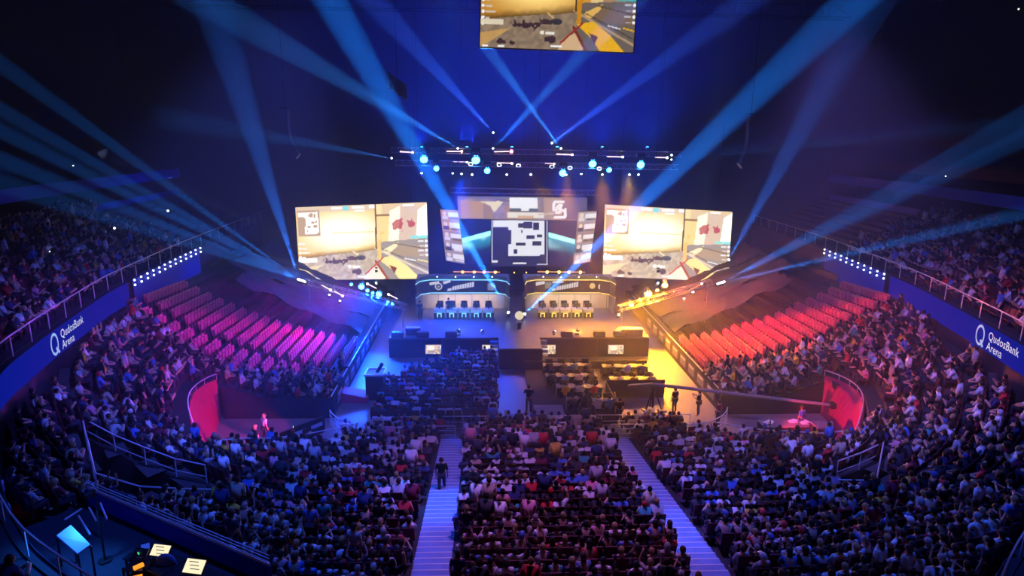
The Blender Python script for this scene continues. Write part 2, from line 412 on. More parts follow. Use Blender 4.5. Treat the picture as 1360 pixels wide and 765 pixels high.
    for i in [i for i in range(len(QO)) if QO[i][0]*sx > 9.4 and QO[i][1] < 19.6][::2]:
        p = QO[i]-QN[i]*.12; m4.box((p[0]+QN[i][0]*.1, p[1]+QN[i][1]*.1, RB1+gdz(QO[i])-.45), (.3, .08, .26), math.atan2(QN[i][1], QN[i][0])+math.pi/2)
    M.setdefault('pale_sign', pbr('pale_sign', (.55, .6, .75), .5))
    o = m4.build('row_signs', M['pale_sign'], rr); o['kind'] = 'stuff'
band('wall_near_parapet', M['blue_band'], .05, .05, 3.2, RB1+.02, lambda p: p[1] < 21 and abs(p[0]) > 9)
# upper stand steps
UROW, URISE, UN = .85, .36, 9
mb = MB()
for k in range(UN):
    band('', None, 1.0+k*UROW, 1.0+(k+1)*UROW, 7.6+k*URISE, 7.6+k*URISE, full, mb)
    band('', None, 1.0+k*UROW, 1.0+k*UROW, 7.6+(k-1)*URISE, 7.6+k*URISE, full, mb)
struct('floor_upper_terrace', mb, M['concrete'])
E0 = 1.0+UN*UROW
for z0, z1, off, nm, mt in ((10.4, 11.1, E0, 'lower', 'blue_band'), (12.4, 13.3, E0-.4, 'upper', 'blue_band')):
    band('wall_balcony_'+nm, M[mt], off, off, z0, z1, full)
    band('floor_balcony_'+nm, M['dark'], off, off+6, z0, z0+1.2, full)

# ---------------------------------------------------------------- stage
T = 1.6
st = empty('stage', (0, 52, 0), 'wide dark-fronted stage with a thrust towards the floor', 'stage')
MB().bb((-10.2, 47.8, T-.12), (10.2, 64, T)).build('deck', M['deck'], st)
MB().bb((-1.7, 45.15, T-.12), (1.5, 47.8, T)).build('thrust_deck', M['deck'], st)
for x0, x1 in ((-10.2, -6.1), (-6.1, -2.3), (2.1, 6.1), (6.1, 10.2)):
    MB().bb((x0+.02, 47.78, 0), (x1-.02, 47.84, T-.12)).build('fascia_panel', M['fascia'], st)
MB().bb((-1.7, 45.1, 0), (1.5, 45.16, T-.12)).build('fascia_panel', M['fascia'], st)
for x in (-1.7, 1.5): MB().bb((x-.03, 45.1, 0), (x+.03, 47.8, T-.12)).build('fascia_panel', M['fascia'], st)
for x in (-10.2, 10.2): MB().bb((x-.03, 47.8, 0), (x+.03, 64, T-.12)).build('fascia_panel', M['fascia'], st)
for sx in (-1, 1):                                    # corner steps from deck down to the floor
    for k in range(5):
        x = -1.9+sx*.0
        xs = (-2.35+.0, -1.75) if sx < 0 else (1.55, 2.1)
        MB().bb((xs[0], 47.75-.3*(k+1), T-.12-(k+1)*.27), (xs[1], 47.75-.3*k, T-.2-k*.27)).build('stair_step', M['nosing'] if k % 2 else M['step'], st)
# deck edge boxes (subwoofers, wedges)
def wedge(x, y, w, lab):
    mb = MB(); mb.add([(x-w/2, y-.3, T), (x+w/2, y-.3, T), (x+w/2, y+.3, T), (x-w/2, y+.3, T), (x-w/2, y-.18, T+.38), (x+w/2, y-.18, T+.38), (x+w/2, y+.1, T+.42), (x-w/2, y+.1, T+.42)],
        [(0, 3, 2, 1), (0, 1, 5, 4), (1, 2, 6, 5), (2, 3, 7, 6), (3, 0, 4, 7), (4, 5, 6, 7)])
    o = empty('stage_monitor', (x, y, T), lab, 'speaker', 'wedges along the stage lip'); mb.build('cabinet', M['blkp'], o)
    MB().box((x, y-.27, T+.2), (w*.9, .03, .3)).build('grille', M['grey'], o)
for x, l in ((-9.6, 'black stage wedge at the far left of the stage lip'), (-7.6, 'black stage wedge above the leftmost stage-front screen'), (-5.4, 'black stage wedge between the two left stage-front screens'),
             (6.3, 'black stage wedge at the lip, just left of the right-end stage-front screen'), (7.9, 'black stage wedge right of the right-end stage-front screen'), (3.7, 'black stage wedge on the lip right of the thrust')): wedge(x, 48.2, .9, l)
def flight(x0, x1, y, lab, mat):
    o = empty('flight_case', ((x0+x1)/2, y, T), lab, 'case', 'long cases on the stage lip'); MB().bb((x0, y-.3, T), (x1, y+.3, T+.45)).build('body', M['grey'], o); MB().bb((x0-.02, y-.32, T+.45), (x1+.02, y+.32, T+.55)).build('lid', mat, o)
flight(-9.0, -7.9, 48.9, 'long low case on the stage lip at the left corner', M['white']); flight(8.1, 9.8, 48.5, 'long low pale-lidded case at the right corner of the stage lip', M['white'])

# ---------------------------------------------------------------- screen pictures (what the displays show)
def vnoise(h, w, n, seed):
    r = np.random.RandomState(seed); g = r.rand(n+2, int(n*w/h)+2)
    y = np.linspace(0, n, h); x = np.linspace(0, g.shape[1]-2, w); yi = y.astype(int); xi = x.astype(int); fy = (y-yi)[:, None]; fx = (x-xi)[None]
    return g[yi][:, xi]*(1-fy)*(1-fx)+g[yi+1][:, xi]*fy*(1-fx)+g[yi][:, xi+1]*(1-fy)*fx+g[yi+1][:, xi+1]*fy*fx
class Pic:
    def __init__(s, w, h, col): s.w, s.h = w, h; s.a = np.zeros((h, w, 3))+np.array(rgb(col)); s.y, s.x = np.mgrid[0:h, 0:w]; s.u = (s.x+.5)/w; s.v = (s.y+.5)/h
    def put(s, m, col, a=1.):
        c = np.array(rgb(col)) if isinstance(col, str) else col
        al = (m*a)[..., None] if hasattr(m, 'shape') else m; s.a = s.a*(1-al)+c*al
    def rect(s, u0, v0, u1, v1, col, a=1.): s.put(((s.u >= u0) & (s.u < u1) & (s.v >= v0) & (s.v < v1)).astype(float), col, a)
    def poly(s, P, col, a=1.):
        m = np.zeros((s.h, s.w), bool); n = len(P)
        for i in range(n):
            x1, y1 = P[i]; x2, y2 = P[(i+1) % n]
            if y1 == y2: continue
            c = ((y1 > s.v) != (y2 > s.v)) & (s.u < (x2-x1)*(s.v-y1)/(y2-y1)+x1); m ^= c
        s.put(m.astype(float), col, a)
    def ell(s, u, v, ru, rv, col, a=1., soft=0.): 
        d = np.sqrt(((s.u-u)/ru)**2+((s.v-v)/rv)**2); s.put(np.clip((1-d)/max(soft, 1e-3), 0, 1) if soft else (d < 1).astype(float), col, a)
    def line(s, P, wd, col, a=1., asp=16/9):
        for (x1, y1), (x2, y2) in zip(P[:-1], P[1:]):
            dx, dy = (x2-x1)*asp, y2-y1; L = dx*dx+dy*dy+1e-9; t = np.clip(((s.u-x1)*asp*dx+(s.v-y1)*dy)/L, 0, 1)
            d = np.hypot((s.u-x1)*asp-t*dx, s.v-y1-t*dy); s.put((d < wd).astype(float), col, a)
def minimap(p, u0, v0, u1, v1, bg, fg, detail=True):
    U = lambda x: u0+(u1-u0)*x; V = lambda y: v0+(v1-v0)*y
    p.rect(u0, v0, u1, v1, bg)
    for a, b, c, d in ((.04, .08, .40, .22), (.3, .06, .9, .30), (.36, .25, .86, .9), (.30, .62, .5, .9), (.78, .3, .94, .86), (.86, .05, .93, .35)): p.rect(U(a), V(b), U(c), V(d), fg)
    for a, b, c, d in ((.48, .14, .56, .24), (.56, .10, .72, .26), (.74, .12, .84, .30), (.62, .42, .76, .5), (.80, .40, .9, .47), (.44, .58, .6, .66), (.72, .56, .88, .66), (.40, .74, .46, .84), (.52, .3, .55, .36)): p.rect(U(a), V(b), U(c), V(d), bg)
def game_picture():
    p = Pic(192, 108, 'c88a1e'); n = vnoise(108, 192, 9, 3); n2 = vnoise(108, 192, 30, 5)
    # sunlit left wall
    g = np.exp(-((p.u-.36)/.26)**2-((p.v-.36)/.22)**2)
    p.a = np.array(rgb('c27f1a'))+(np.array(rgb('ffd87e'))*1.25-np.array(rgb('c27f1a')))*np.clip(g*1.3, 0, 1)[..., None]
    p.rect(.27, .355, .60, .37, 'b98a3a', .7); p.line([(.27, .37), (.27, .1)], .003, 'cfa040', .5)
    p.put(((p.v < .08) & (p.u < .62)).astype(float), 'a98a70', .8)
    # dark foot of the wall, grey floor
    edge = .70-.10*(p.u/.62)+.02*(n-.5); f = (p.v > edge)
    sh = np.clip(1-np.abs(p.v-edge)/(.055+.05*n2), 0, 1)*(p.u < .63); p.put(sh, '3a2a14', .85)
    p.put((f & (p.u < .66)).astype(float), '85705c'); p.put((f*np.clip(n2*1.6-.5, 0, 1))*(p.u < .66), 'b39a7c', .6)
    p.poly([(0, .84), (.2, .78), (.05, .95), (0, .98)], 'd4a45c', .8)
    # right hand room
    p.poly([(.60, 0), (1, 0), (1, .62), (.62, .62)], 'b48a5a'); p.rect(.62, .02, .66, .55, 'd9a64a'); p.poly([(.62, .18), (.72, .16), (.72, .5), (.64, .52)], 'd49a3c')
    p.rect(.62, .14, .78, .17, '6a4a28'); p.poly([(.72, .1), (.8, .04), (.79, .52), (.70, .52)], 'e9c88a'); p.poly([(.80, .04), (.93, .06), (.92, .5), (.78, .5)], 'a98468'); p.poly([(.93, .1), (1, .02), (1, .42), (.91, .45)], 'f0dcb0')
    p.poly([(.62, .5), (1, .46), (1, 1), (.62, 1)], '6e625a'); p.poly([(.66, .6), (.78, .5), (.76, .62), (.70, .68)], 'e6b860'); p.poly([(.78, .54), (1, .56), (1, .72), (.7, .66)], '7d6650')
    p.line([(.60, .58), (1, .92)], .012, 'b79a78'); p.line([(.62, .56), (1, .86)], .005, '3a2c22'); p.line([(.75, .52), (.98, .6)], .006, '4a3828')
    for u, v, r, s in ((.785, .28, .045, 2), (.875, .27, .03, 4)):
        k = np.exp(-((p.u-u)/r)**2-((p.v-v)/(r*1.9))**2)+.7*(n2-.5); p.put((k > .45).astype(float), '8a0f2a', .9)
    # stains on the floor
    for u, v, ru, rv in ((.30, .745, .1, .045), (.44, .70, .06, .03), (.46, .88, .05, .04), (.15, .93, .06, .03)):
        k = np.exp(-((p.u-u)/ru)**2-((p.v-v)/rv)**2)*1.3+(vnoise(108, 192, 40, int(u*99))-.5)*1.5; p.put((k > .72).astype(float), '2e1628', .92)
    p.line([(.43, .61), (.48, .68)], .008, 'd9b070'); p.ell(.49, .70, .035, .035, '2a2a38', .9)
    # doorpost, arm and tool held in the lower middle
    p.line([(.615, 0), (.61, .58)], .010, '4a2c14'); p.line([(.66, .38), (.635, .5), (.63, .7)], .024, 'd28a14'); p.line([(.64, .44), (.7, .4)], .02, 'e0a030')
    p.poly([(.62, .72), (.72, .68), (.84, .82), (.94, 1), (.78, 1), (.72, .86)], 'f0b41e'); p.poly([(.55, .86), (.62, .8), (.68, .98), (.62, 1), (.5, 1)], 'd9b488')
    p.line([(.6, .75), (.69, 1)], .016, '7a2a18'); p.line([(.52, .92), (.66, .7)], .01, '9a2a20'); p.poly([(.70, .8), (.76, .84), (.74, .92)], '5a2418')
    p.line([(.92, .74), (1.0, .77)], .008, 'e2b020'); p.line([(.82, .72), (.9, .75)], .006, 'efe6d8')
    # overlay: map, score bars, lists
    minimap(p, .015, .06, .185, .40, '8a6a4c', 'f4f0e8')
    p.rect(.28, .03, .36, .06, 'f2efe8'); p.rect(.37, .02, .41, .07, '3aa6b0'); p.rect(.44, .03, .53, .06, 'f2efe8'); p.rect(.57, .02, .61, .06, 'f0e8d0'); p.rect(.46, .07, .53, .09, 'e8e4dc'); p.rect(.82, .03, .9, .05, 'f2efe8')
    for k in range(5): p.ell(.02, .5+.06*k, .010, .018, 'ffffff'); p.rect(.035, .494+.06*k, .06+.02*((k*7) % 3), .512+.06*k, 'ded6c8', .8)
    p.rect(.0, .69, .15, .75, 'f0e2c4', .85)
    for k in range(4): p.ell(.985, .5+.06*k, .010, .018, 'ffffff'); p.rect(.92+.01*(k % 2), .492+.06*k, .965, .506+.06*k, 'd9d4cc', .8)
    p.rect(.87, .43, .93, .46, '40b0a8'); p.rect(.94, .43, .995, .46, '40b0a8')
    p.ell(.40, .815, .013, .022, 'f2ead8'); p.rect(.42, .81, .48, .83, 'efe9dc'); p.rect(.02, .965, .055, .985, 'ffffff'); p.rect(.12, .965, .16, .985, 'ffffff'); p.rect(.46, .945, .53, .965, 'ffffff')
    return p.a
def screen_mesh(name, a, corners, mat, off):
    """grid of pixels between four world corners tl, tr, br, bl"""
    h, w, _ = a.shape; tl, tr, br, bl = [np.array(c) for c in corners]
    u = np.linspace(0, 1, w)[None, :, None]; v = np.linspace(0, 1, h)[:, None, None]
    P = (tl*(1-u)+tr*u)*(1-v)+(bl*(1-u)+br*u)*v; P = P.reshape(-1, 3)-np.array(off)
    i = np.arange(h*w).reshape(h, w); F = np.stack([i[1:, :-1], i[1:, 1:], i[:-1, 1:], i[:-1, :-1]], -1).reshape(-1, 4)
    me = bpy.data.meshes.new(name); me.from_pydata(P.tolist(), [], F.tolist())
    ca = me.color_attributes.new('Col', 'FLOAT_COLOR', 'POINT'); ca.data.foreach_set('color', np.concatenate([a.reshape(-1, 3), np.ones((h*w, 1))], 1).astype(np.float32).ravel())
    me.materials.append(mat); me.update(); return me
GAME = game_picture()
def overexposed(a, k=2.5):                            # the side walls show the same picture far brighter and paler
    l = a.mean(-1, keepdims=True); return (1-np.exp(-k*(a*.95+.6*l*l)))
GAME_S = overexposed(GAME)
M['scr_side'] = emit_attr('side_screen_picture', 1.6); M['scr_top'] = emit_attr('hung_screen_picture', .95); M['scr_small'] = emit_attr('small_screen_picture', 1.2)
M['scr_mid'] = emit_attr('middle_screen_picture', 1.1)
def screen(name, corners, pic, mat, label, cat='screen', group=None, fr=.09, depth=.25, cables=None):
    tl, tr, br, bl = [Vector(c) for c in corners]; c = (bl+br)/2
    o = empty(name, c, label, cat, group)
    new_obj('display', screen_mesh('display', pic, corners, mat, c), o)
    nrm = (tr-tl).cross(bl-tl).normalized()           # towards the viewer
    if nrm.y > 0: nrm = -nrm
    mb = MB(); back = -nrm*depth; s = nrm*-.02
    vs = [p+s for p in (tl, tr, br, bl)]+[p+back for p in (tl, tr, br, bl)]
    mb.add(vs, [(4, 5, 6, 7), (0, 1, 5, 4), (1, 2, 6, 5), (2, 3, 7, 6), (3, 0, 4, 7)]); mb.build('housing', M['blkp'], o)
    for a, b in ((tl, tr), (tr, br), (br, bl), (bl, tl)): MB().tube(a-nrm*.03, b-nrm*.03, fr/2, 4).build('frame_bar', M['blackm'], o)
    if cables:
        for p in (tl.lerp(tr, .12), tl.lerp(tr, .88)): MB().tube(p-nrm*.15, p-nrm*.15+Vector((0, 0, cables)), .03, 4).build('cable', M['blackm'], o)
    return o
screen('side_screen', [at_y(392, 275, 61), at_y(567, 268, 58.5), at_y(570, 370.5, 58.5), at_y(398, 372.5, 61)], GAME_S, M['scr_side'], 'huge bright game screen hung left of the stage', group='side screens', cables=8)
screen('side_screen', [at_y(803, 271, 58.5), at_y(973, 281, 61), at_y(967, 374.5, 61), at_y(800, 367.5, 58.5)], GAME_S, M['scr_side'], 'huge bright game screen hung right of the stage', group='side screens', cables=8)
W_, H_ = 8.1, 4.7
b0 = at_y(636.5, 63, 36); b1 = at_y(841.5, 70.5, 36)
screen('scoreboard_screen', [b0+Vector((.15, -.3, H_)), b1+Vector((0, -.3, H_)), b1, b0], GAME, M['scr_top'], 'orange-toned game screen hung high above the floor, cut by the top edge', cables=4, depth=.8)

# ---------------------------------------------------------------- centre screen group
def banner():
    p = Pic(150, 30, '8c7a7e'); n = vnoise(30, 150, 8, 8)
    p.put(np.clip(n*1.4-.3, 0, 1), 'c9b49c', .5); p.rect(0, 0, 1, .12, '74717c', .8)
    p.poly([(.03, .2), (.2, .25), (.2, .95), (.03, .95)], 'c8a070'); p.poly([(.2, .3), (.28, .35), (.27, .95), (.21, .95)], 'a98a68'); p.poly([(.18, .25), (.36, .2), (.28, .7), (.25, .4)], 'f4e6a8')
    p.poly([(.36, .4), (.5, .5), (.5, .95), (.36, .95)], 'b88a68'); p.poly([(.3, .12), (.62, .25), (.6, .32), (.28, .2)], '6a6470')
    p.rect(.4, .06, .615, .5, 'ffffff'); p.rect(.4, .5, .615, .62, '58686c'); p.rect(.49, .5, .55, .6, 'ffffff'); p.rect(.38, .68, .66, .9, 'f4ead8'); p.rect(.46, .8, .58, .95, 'd8a050', .7)
    p.rect(.66, .08, .8, .95, 'b49a86', .8); p.rect(.8, .05, 1, .95, '6a5f74'); p.line([(.62, .75), (.8, .65)], .03, 'd8c8b4', asp=5)
    W1 = 'ffffff'                                      # team emblem: square bracket with S and K strokes
    A = 5.
    p.line([(.81, .22), (.745, .22), (.735, .34), (.735, .55)], .055, W1, asp=A); p.line([(.735, .55), (.755, .55)], .05, W1, asp=A)
    p.line([(.785, .33), (.762, .45), (.79, .55), (.775, .66), (.757, .66)], .045, W1, asp=A)
    p.line([(.80, .35), (.785, .5), (.815, .6)], .04, W1, asp=A); p.line([(.745, .86), (.815, .86), (.825, .74), (.825, .52)], .055, W1, asp=A)
    return p.a
def earth(flip):
    p = Pic(44, 66, '04123c'); n = vnoise(66, 44, 7, 21); u = 1-p.u if flip else p.u
    e = .42-.17*u; k = p.v-e; p.put(((k > 0)*np.clip(1-k*2.6, 0, 1)), '2f9fb4'); p.put(((k > 0) & (k < .1)).astype(float), '9fe6e6', .9)
    p.put(np.clip(n*2-1, 0, 1)*(k > .05)*np.clip(1.2-k*2.4, 0, 1), 'bff0ee', .9); p.put(np.clip(k*2-.5, 0, 1), '08123c')
    return p.a*1.7
def mappic():
    p = Pic(76, 64, '2c2c50'); minimap(p, 0, -.05, 1, .86, '2c2c50', 'f6f6fa'); p.rect(0, .86, .12, .9, 'f0f0f0'); p.rect(.38, .9, .62, .93, 'ffffff'); p.rect(.8, .93, 1, .96, 'f4f4f4'); p.rect(0, 0, .02, .9, 'e8e8f0'); p.rect(.975, 0, 1, .95, 'e8e8f0'); return p.a
def cards(right):
    p = Pic(34, 74, 'b89a8c')
    for k in range(5):
        v = .03+k*.195; p.rect(0, v, 1, v+.175, ('c48a60', 'd0a070', 'a8896a', '8c8484', '948c8c')[k] if not right else ('b0a8a0', 'a08a78', '8c7a70', '2f7fa8', 'd8b0b0')[k])
        p.rect(.42, v+.02, 1, v+.11, 'f4efe8'); p.rect(.5, v+.12, .95, v+.15, '5a5048' if k < 3 else 'e8e4e0')
        p.ell(.22, v+.05, .11, .04, 'f2dcc4'); p.rect(.08, v+.09, .38, v+.16, '4a3838' if k % 2 else 'e6dcd8')
    return p.a
Yc = 62
def pane(x0, y0, x1, y1, Y): return [at_y(x0, y0, Y), at_y(x1, y0, Y), at_y(x1, y1, Y), at_y(x0, y1, Y)]
screen('banner_screen', [at_y(607, 260, 61.5), at_y(780, 262, 61.5), at_y(781, 293.5, 61.5), at_y(608, 291, 61.5)], banner(), M['scr_mid'], 'wide banner screen above the map screen, white team emblem at its right', cables=6)
screen('map_screen', pane(652.5, 292, 727.5, 354, Yc), mappic(), M['scr_mid'], 'centre screen showing a white maze-like level map')
screen('planet_screen', pane(613, 291, 652, 352, Yc+.05), earth(0), M['scr_mid'], 'dark blue screen with a planet horizon, left of the map screen', group='planet screens')
screen('planet_screen', pane(728, 293, 766, 354, Yc+.05), earth(1), M['scr_mid'], 'dark blue screen with a planet horizon, right of the map screen', group='planet screens')
screen('player_card_screen', [at_y(584.5, 278, 60.2), at_y(608, 279, 61.4), at_y(617.5, 351, 61.4), at_y(592, 346.5, 60.2)], cards(0), M['scr_mid'], 'narrow tilted screen of five player cards, left of the planet screen', group='player card screens')
screen('player_card_screen', [at_y(768, 281, 61.4), at_y(793, 280, 60.2), at_y(784, 348, 60.2), at_y(761, 352, 61.4)], cards(1), M['scr_mid'], 'narrow tilted screen of five player cards, right of the planet screen', group='player card screens')
for px, l in ((575.5, 'small stage-front screen, leftmost of the four'), (650.5, 'small stage-front screen, just left of the thrust'), (727.5, 'small stage-front screen, just right of the thrust'), (818, 'small stage-front screen, rightmost of the four')):
    screen('stage_front_screen', pane(px-10.2, 458, px+10.2, 470, 47.6), GAME_S[::2, ::2], M['scr_small'], l, group='stage front screens', fr=.06, depth=.1)
# ---------------------------------------------------------------- trusses
def truss(name, a, b, label, w=.45, bay=.6, cat='truss', group=None, r=.035, mat='alu', cables=0):
    a = Vector(a); b = Vector(b); d = (b-a); L = d.length; d.normalize(); s = d.cross(Vector((0, 0, 1))).normalized()*w/2; u = s.cross(d).normalized()*w/2
    o = empty(name, a.lerp(b, .5), label, cat, group); off = [s+u, s-u, -s-u, -s+u]
    for q in off: MB().tube(a+q, b+q, r, 5).build('chord', M[mat], o)
    n = max(2, int(L/bay)); mb = MB()
    for k in range(n):
        p, q = a.lerp(b, k/n), a.lerp(b, (k+1)/n)
        for f in range(4): mb.tube(p+off[f], q+off[(f+1) % 4] if k % 2 else q+off[f], r*.55, 4, cap=False); mb.tube(p+off[f], p+off[(f+1) % 4], r*.55, 4, cap=False); mb.tube(p+off[(f+k) % 4], q+off[(f+k+1) % 4], r*.55, 4, cap=False)
    mb.build('bracing', M[mat], o)
    if cables < 0:
        for f in (.04, .96): p = a.lerp(b, f); MB().tube((p.x, p.y, 1.2 if abs(p.x) < 12 else bowl_z(p.x, p.y)), p, .045, 6).build('leg', M['alu'], o)
    if cables > 0:
        for f in (.08, .5, .92): p = a.lerp(b, f)+Vector((0, 0, w/2)); MB().tube(p, p+Vector((0, 0, cables)), .025, 4).build('cable', M['blackm'], o)
    return o
truss('lighting_truss', at_y(598, 252.5, 61.3), at_y(790, 256, 61.3), 'pale lattice truss right above the banner screen', cables=18)
truss('lighting_truss', at_y(525, 216, 57), at_y(900, 222, 57), 'long dim lattice truss across the stage carrying the front row of lamps', cables=16)
truss('lighting_truss', at_y(520, 199, 60), at_y(905, 205, 60), 'long dim lattice truss behind the front lamp truss', cables=16)
truss('lighting_truss', at_y(405, 374, 52), at_y(540, 408, 50.6), 'slanted lamp truss under the left side screen', cables=-1)
truss('lighting_truss', at_y(945, 375, 52), at_y(822, 410, 50.6), 'slanted lamp truss under the right side screen', cables=-1)
# roof trusses, dark
for k, y in enumerate((44, 52, 68)):
    truss('roof_truss', (-34, y, 29+k*.3), (34, y, 29+k*.3), 'dark roof truss, %s of the three under the ceiling' % ('nearest', 'middle', 'farthest')[k], w=1.4, bay=2.2, r=.08, mat='blackm')
# curved line arrays
def line_array(px, py0, py1, Y, sx, lab):
    top = at_y(px, py0, Y); bot = at_y(px, py1, Y); o = empty('line_array', top, lab, 'speaker', 'curved speaker hangs'); n = 12
    for k in range(n):
        u = k/(n-1); p = top.lerp(bot, u)+Vector((sx*1.1*u**3, -.8*u**3, 0)); Mx = Matrix.Rotation(-sx*.9*u**2, 3, 'Y')
        MB().box(p, (.5, .6, .34), M=Mx).build('cabinet', M['grey'], o)
    MB().box(top+Vector((0, 0, .35)), (.6, .7, .12)).build('fly_bar', M['blackm'], o); MB().tube(top+Vector((0, 0, .4)), top+Vector((0, 0, 9)), .03, 4).build('cable', M['blackm'], o)
line_array(379, 150, 205, 52, 1, 'curved hanging speaker array, upper left of the stage'); line_array(997, 158, 218, 52, -1, 'curved hanging speaker array, upper right of the stage')
o = empty('speaker_cluster', at_y(527, 108, 50), 'dim box-shaped speaker cluster hung high left of centre', 'speaker')
for k in range(5): p = at_y(514+6*k, 106+4*k, 50); MB().box(p, (.28, .5, 1.1)).build('cabinet', M['grey'], o)
MB().tube(at_y(527, 100, 50), at_y(527, 100, 50)+Vector((0, 0, 7)), .03, 4).build('cable', M['blackm'], o)

# ---------------------------------------------------------------- team booths
def slab(poly, z0, z1): return MB().prism(poly, z0, z1)
def booth(x0, x1, lab, trim, sx):
    o = empty('team_booth', ((x0+x1)/2, 56, T), lab, 'booth', 'team booths')
    w = x1-x0; yb = 56.6; zs, zt = T+1.55, T+2.75
    MB().bb((x0+.1, yb, T), (x1-.1, yb+.12, zs)).build('lower_wall', M['beige'], o)
    for k in range(6): x = x0+.3+(w-.6)*k/5; MB().bb((x-.02, yb-.03, T), (x+.02, yb, zs)).build('panel_seam', M['grey'], o)
    pl = [(x0, 54.4), (x0+.25, 55.6), (x0+1.1, 56.25), (x1-1.1, 56.25), (x1-.25, 55.6), (x1, 54.4)]
    mb = wall_along(MB(), pl, zs, zt, .1); mb.build('sign_band', M['booth_band'], o)
    MB().prism([(x0, 54.4), (x0+.25, 55.6), (x0+1.1, 56.25), (x1-1.1, 56.25), (x1-.25, 55.6), (x1, 54.4), (x1+.05, yb+.4), (x0-.05, yb+.4)], zt, zt+.35).build('canopy', M['grey'], o)
    for zz in (zs, zt): MB().path([(p[0], p[1]-.07, zz) for p in pl], .045, 4).build('light_strip', trim, o)
    for sxx in (x0, x1): MB().bb((sxx-.06, 54.4, T), (sxx+.06, yb+.1, zs)).build('side_wall', M['grey'], o)
    # graphics on the band
    cx = (x0+x1)/2; y = 56.17
    def disc(x, z, r, mat, ring=False):
        m = MB(); n = 16; vs = [(x+r*math.cos(2*math.pi*k/n), y-.02, z+r*math.sin(2*math.pi*k/n)) for k in range(n)]; 
        if ring: vs += [(x+r*.72*math.cos(2*math.pi*k/n), y-.02, z+r*.72*math.sin(2*math.pi*k/n)) for k in range(n)]; m.add(vs, [(k, (k+1) % n, n+(k+1) % n, n+k) for k in range(n)])
        else: m.add(vs, [tuple(range(n))])
        m.build('emblem', mat, o)
    wh = M['sign_white']
    zc = (zs+zt)/2
    def quad(P, mat=wh, nm='graphic'): MB().add([(x, y-.03, z) for x, z in P], [tuple(range(len(P)))]).build(nm, mat, o)
    xa = cx-1.0
    quad([(xa-.45, zc-.42), (xa-.1, zc-.4), (xa-.05, zc-.15), (xa-.4, zc-.2)]); 
    for k in range(9):                                 # slanting word, letter blocks
        x = xa+.22*k; z = zc-.18+.045*k; h = .36+.012*k; quad([(x, z-h/2), (x+.17, z-h/2+.03), (x+.19, z+h/2+.03), (x+.02, z+h/2)])
    if sx < 0:
        quad([(x0+.2+.9, zc+.1), (x0+1.9, zc+.3), (x0+1.9, zc+.5), (x0+1.0, zc+.35)]); disc(x0+1.85, zc, .33, wh, True)
        quad([(x0+1.7, zc-.14), (x0+1.85, zc+.12), (x0+2.0, zc-.14), (x0+1.85, zc-.02)]); quad([(x0+2.3, zc+.2), (x0+2.95, zc+.4), (x0+2.9, zc+.58), (x0+2.25, zc+.45)])
        disc(x1-1.5, zc, .26, wh); quad([(x1-1.9, zc-.35), (x1-1.3, zc-.35), (x1-1.3, zc+.3), (x1-1.9, zc+.3)], M['sign_pale'])
        MB().add([(x0-.02, 54.5, zc-.3), (x0+.2, 55.5, zc-.3), (x0+.2, 55.5, zc+.35), (x0-.02, 54.5, zc+.35)], [(0, 1, 2, 3)]).build('graphic', wh, o)
        MB().add([(x1-.95, 56.12, zc+.05), (x1-.32, 55.6, zc-.1), (x1-.32, 55.6, zc-.3), (x1-.95, 56.12, zc-.1)], [(0, 1, 2, 3)]).build('graphic', wh, o)
    else:
        quad([(x0+1.1, zc+.05), (x0+1.9, zc+.25), (x0+1.9, zc+.5), (x0+1.1, zc+.4)]); quad([(x0+1.95, zc-.2), (x0+2.5, zc-.2), (x0+2.5, zc+.4), (x0+1.95, zc+.4)], M['sign_pale'])
        quad([(x0+2.6, zc+.3), (x0+3.6, zc+.35), (x0+3.6, zc+.5), (x0+2.6, zc+.5)])
        disc(x1-1.75, zc+.05, .27, M['sign_yellow']); disc(x1-.95, zc-.02, .27, wh); disc(x1-.95, zc-.02, .15, M['sign_dark'], True)
        MB().add([(x1-.02, 54.5, zc-.3), (x1-.2, 55.5, zc-.3), (x1-.2, 55.5, zc+.2), (x1-.02, 54.5, zc+.1)], [(0, 1, 2, 3)]).build('graphic', wh, o)
    for k in range(4):                                 # little spots along the rim
        x = x0+w*(.2+.2*k); p = empty('rim_spot', (0, 0, 0)); p.parent = o
        MB().tube((x, 56.1, zt+.42), (x+.12, 55.85, zt+.36), .07, 6).build('housing', M['blkp'], p); MB().sphere((x+.13, 55.83, zt+.36), .06, 6, 4).build('lens', M['bulb'], p)
    return o
M['booth_band'] = pbr('booth_band', (.10, .075, .07), .6); M['sign_white'] = emit('sign_white', (.9, .88, .85), .75); M['sign_pale'] = emit('sign_pale', (.6, .6, .6), .4); M['sign_yellow'] = emit('sign_yellow', (.9, .75, .3), .7); M['sign_dark'] = pbr('sign_dark', (.05, .05, .05), .6)
M['strip_cyan'] = emit('strip_cyan', (.25, .7, 1), 1.6); M['strip_yellow'] = emit('strip_yellow', (1, .75, .15), 1.5)
BL = booth(-8.75, -.6, 'team booth left of the centre pedestal, cyan light trim', M['strip_cyan'], -1)
BR = booth(.75, 8.75, 'team booth right of the centre pedestal, yellow light trim', M['strip_yellow'], 1)
ORD = ['leftmost', 'second from left', 'third from left', 'fourth from left', 'rightmost']
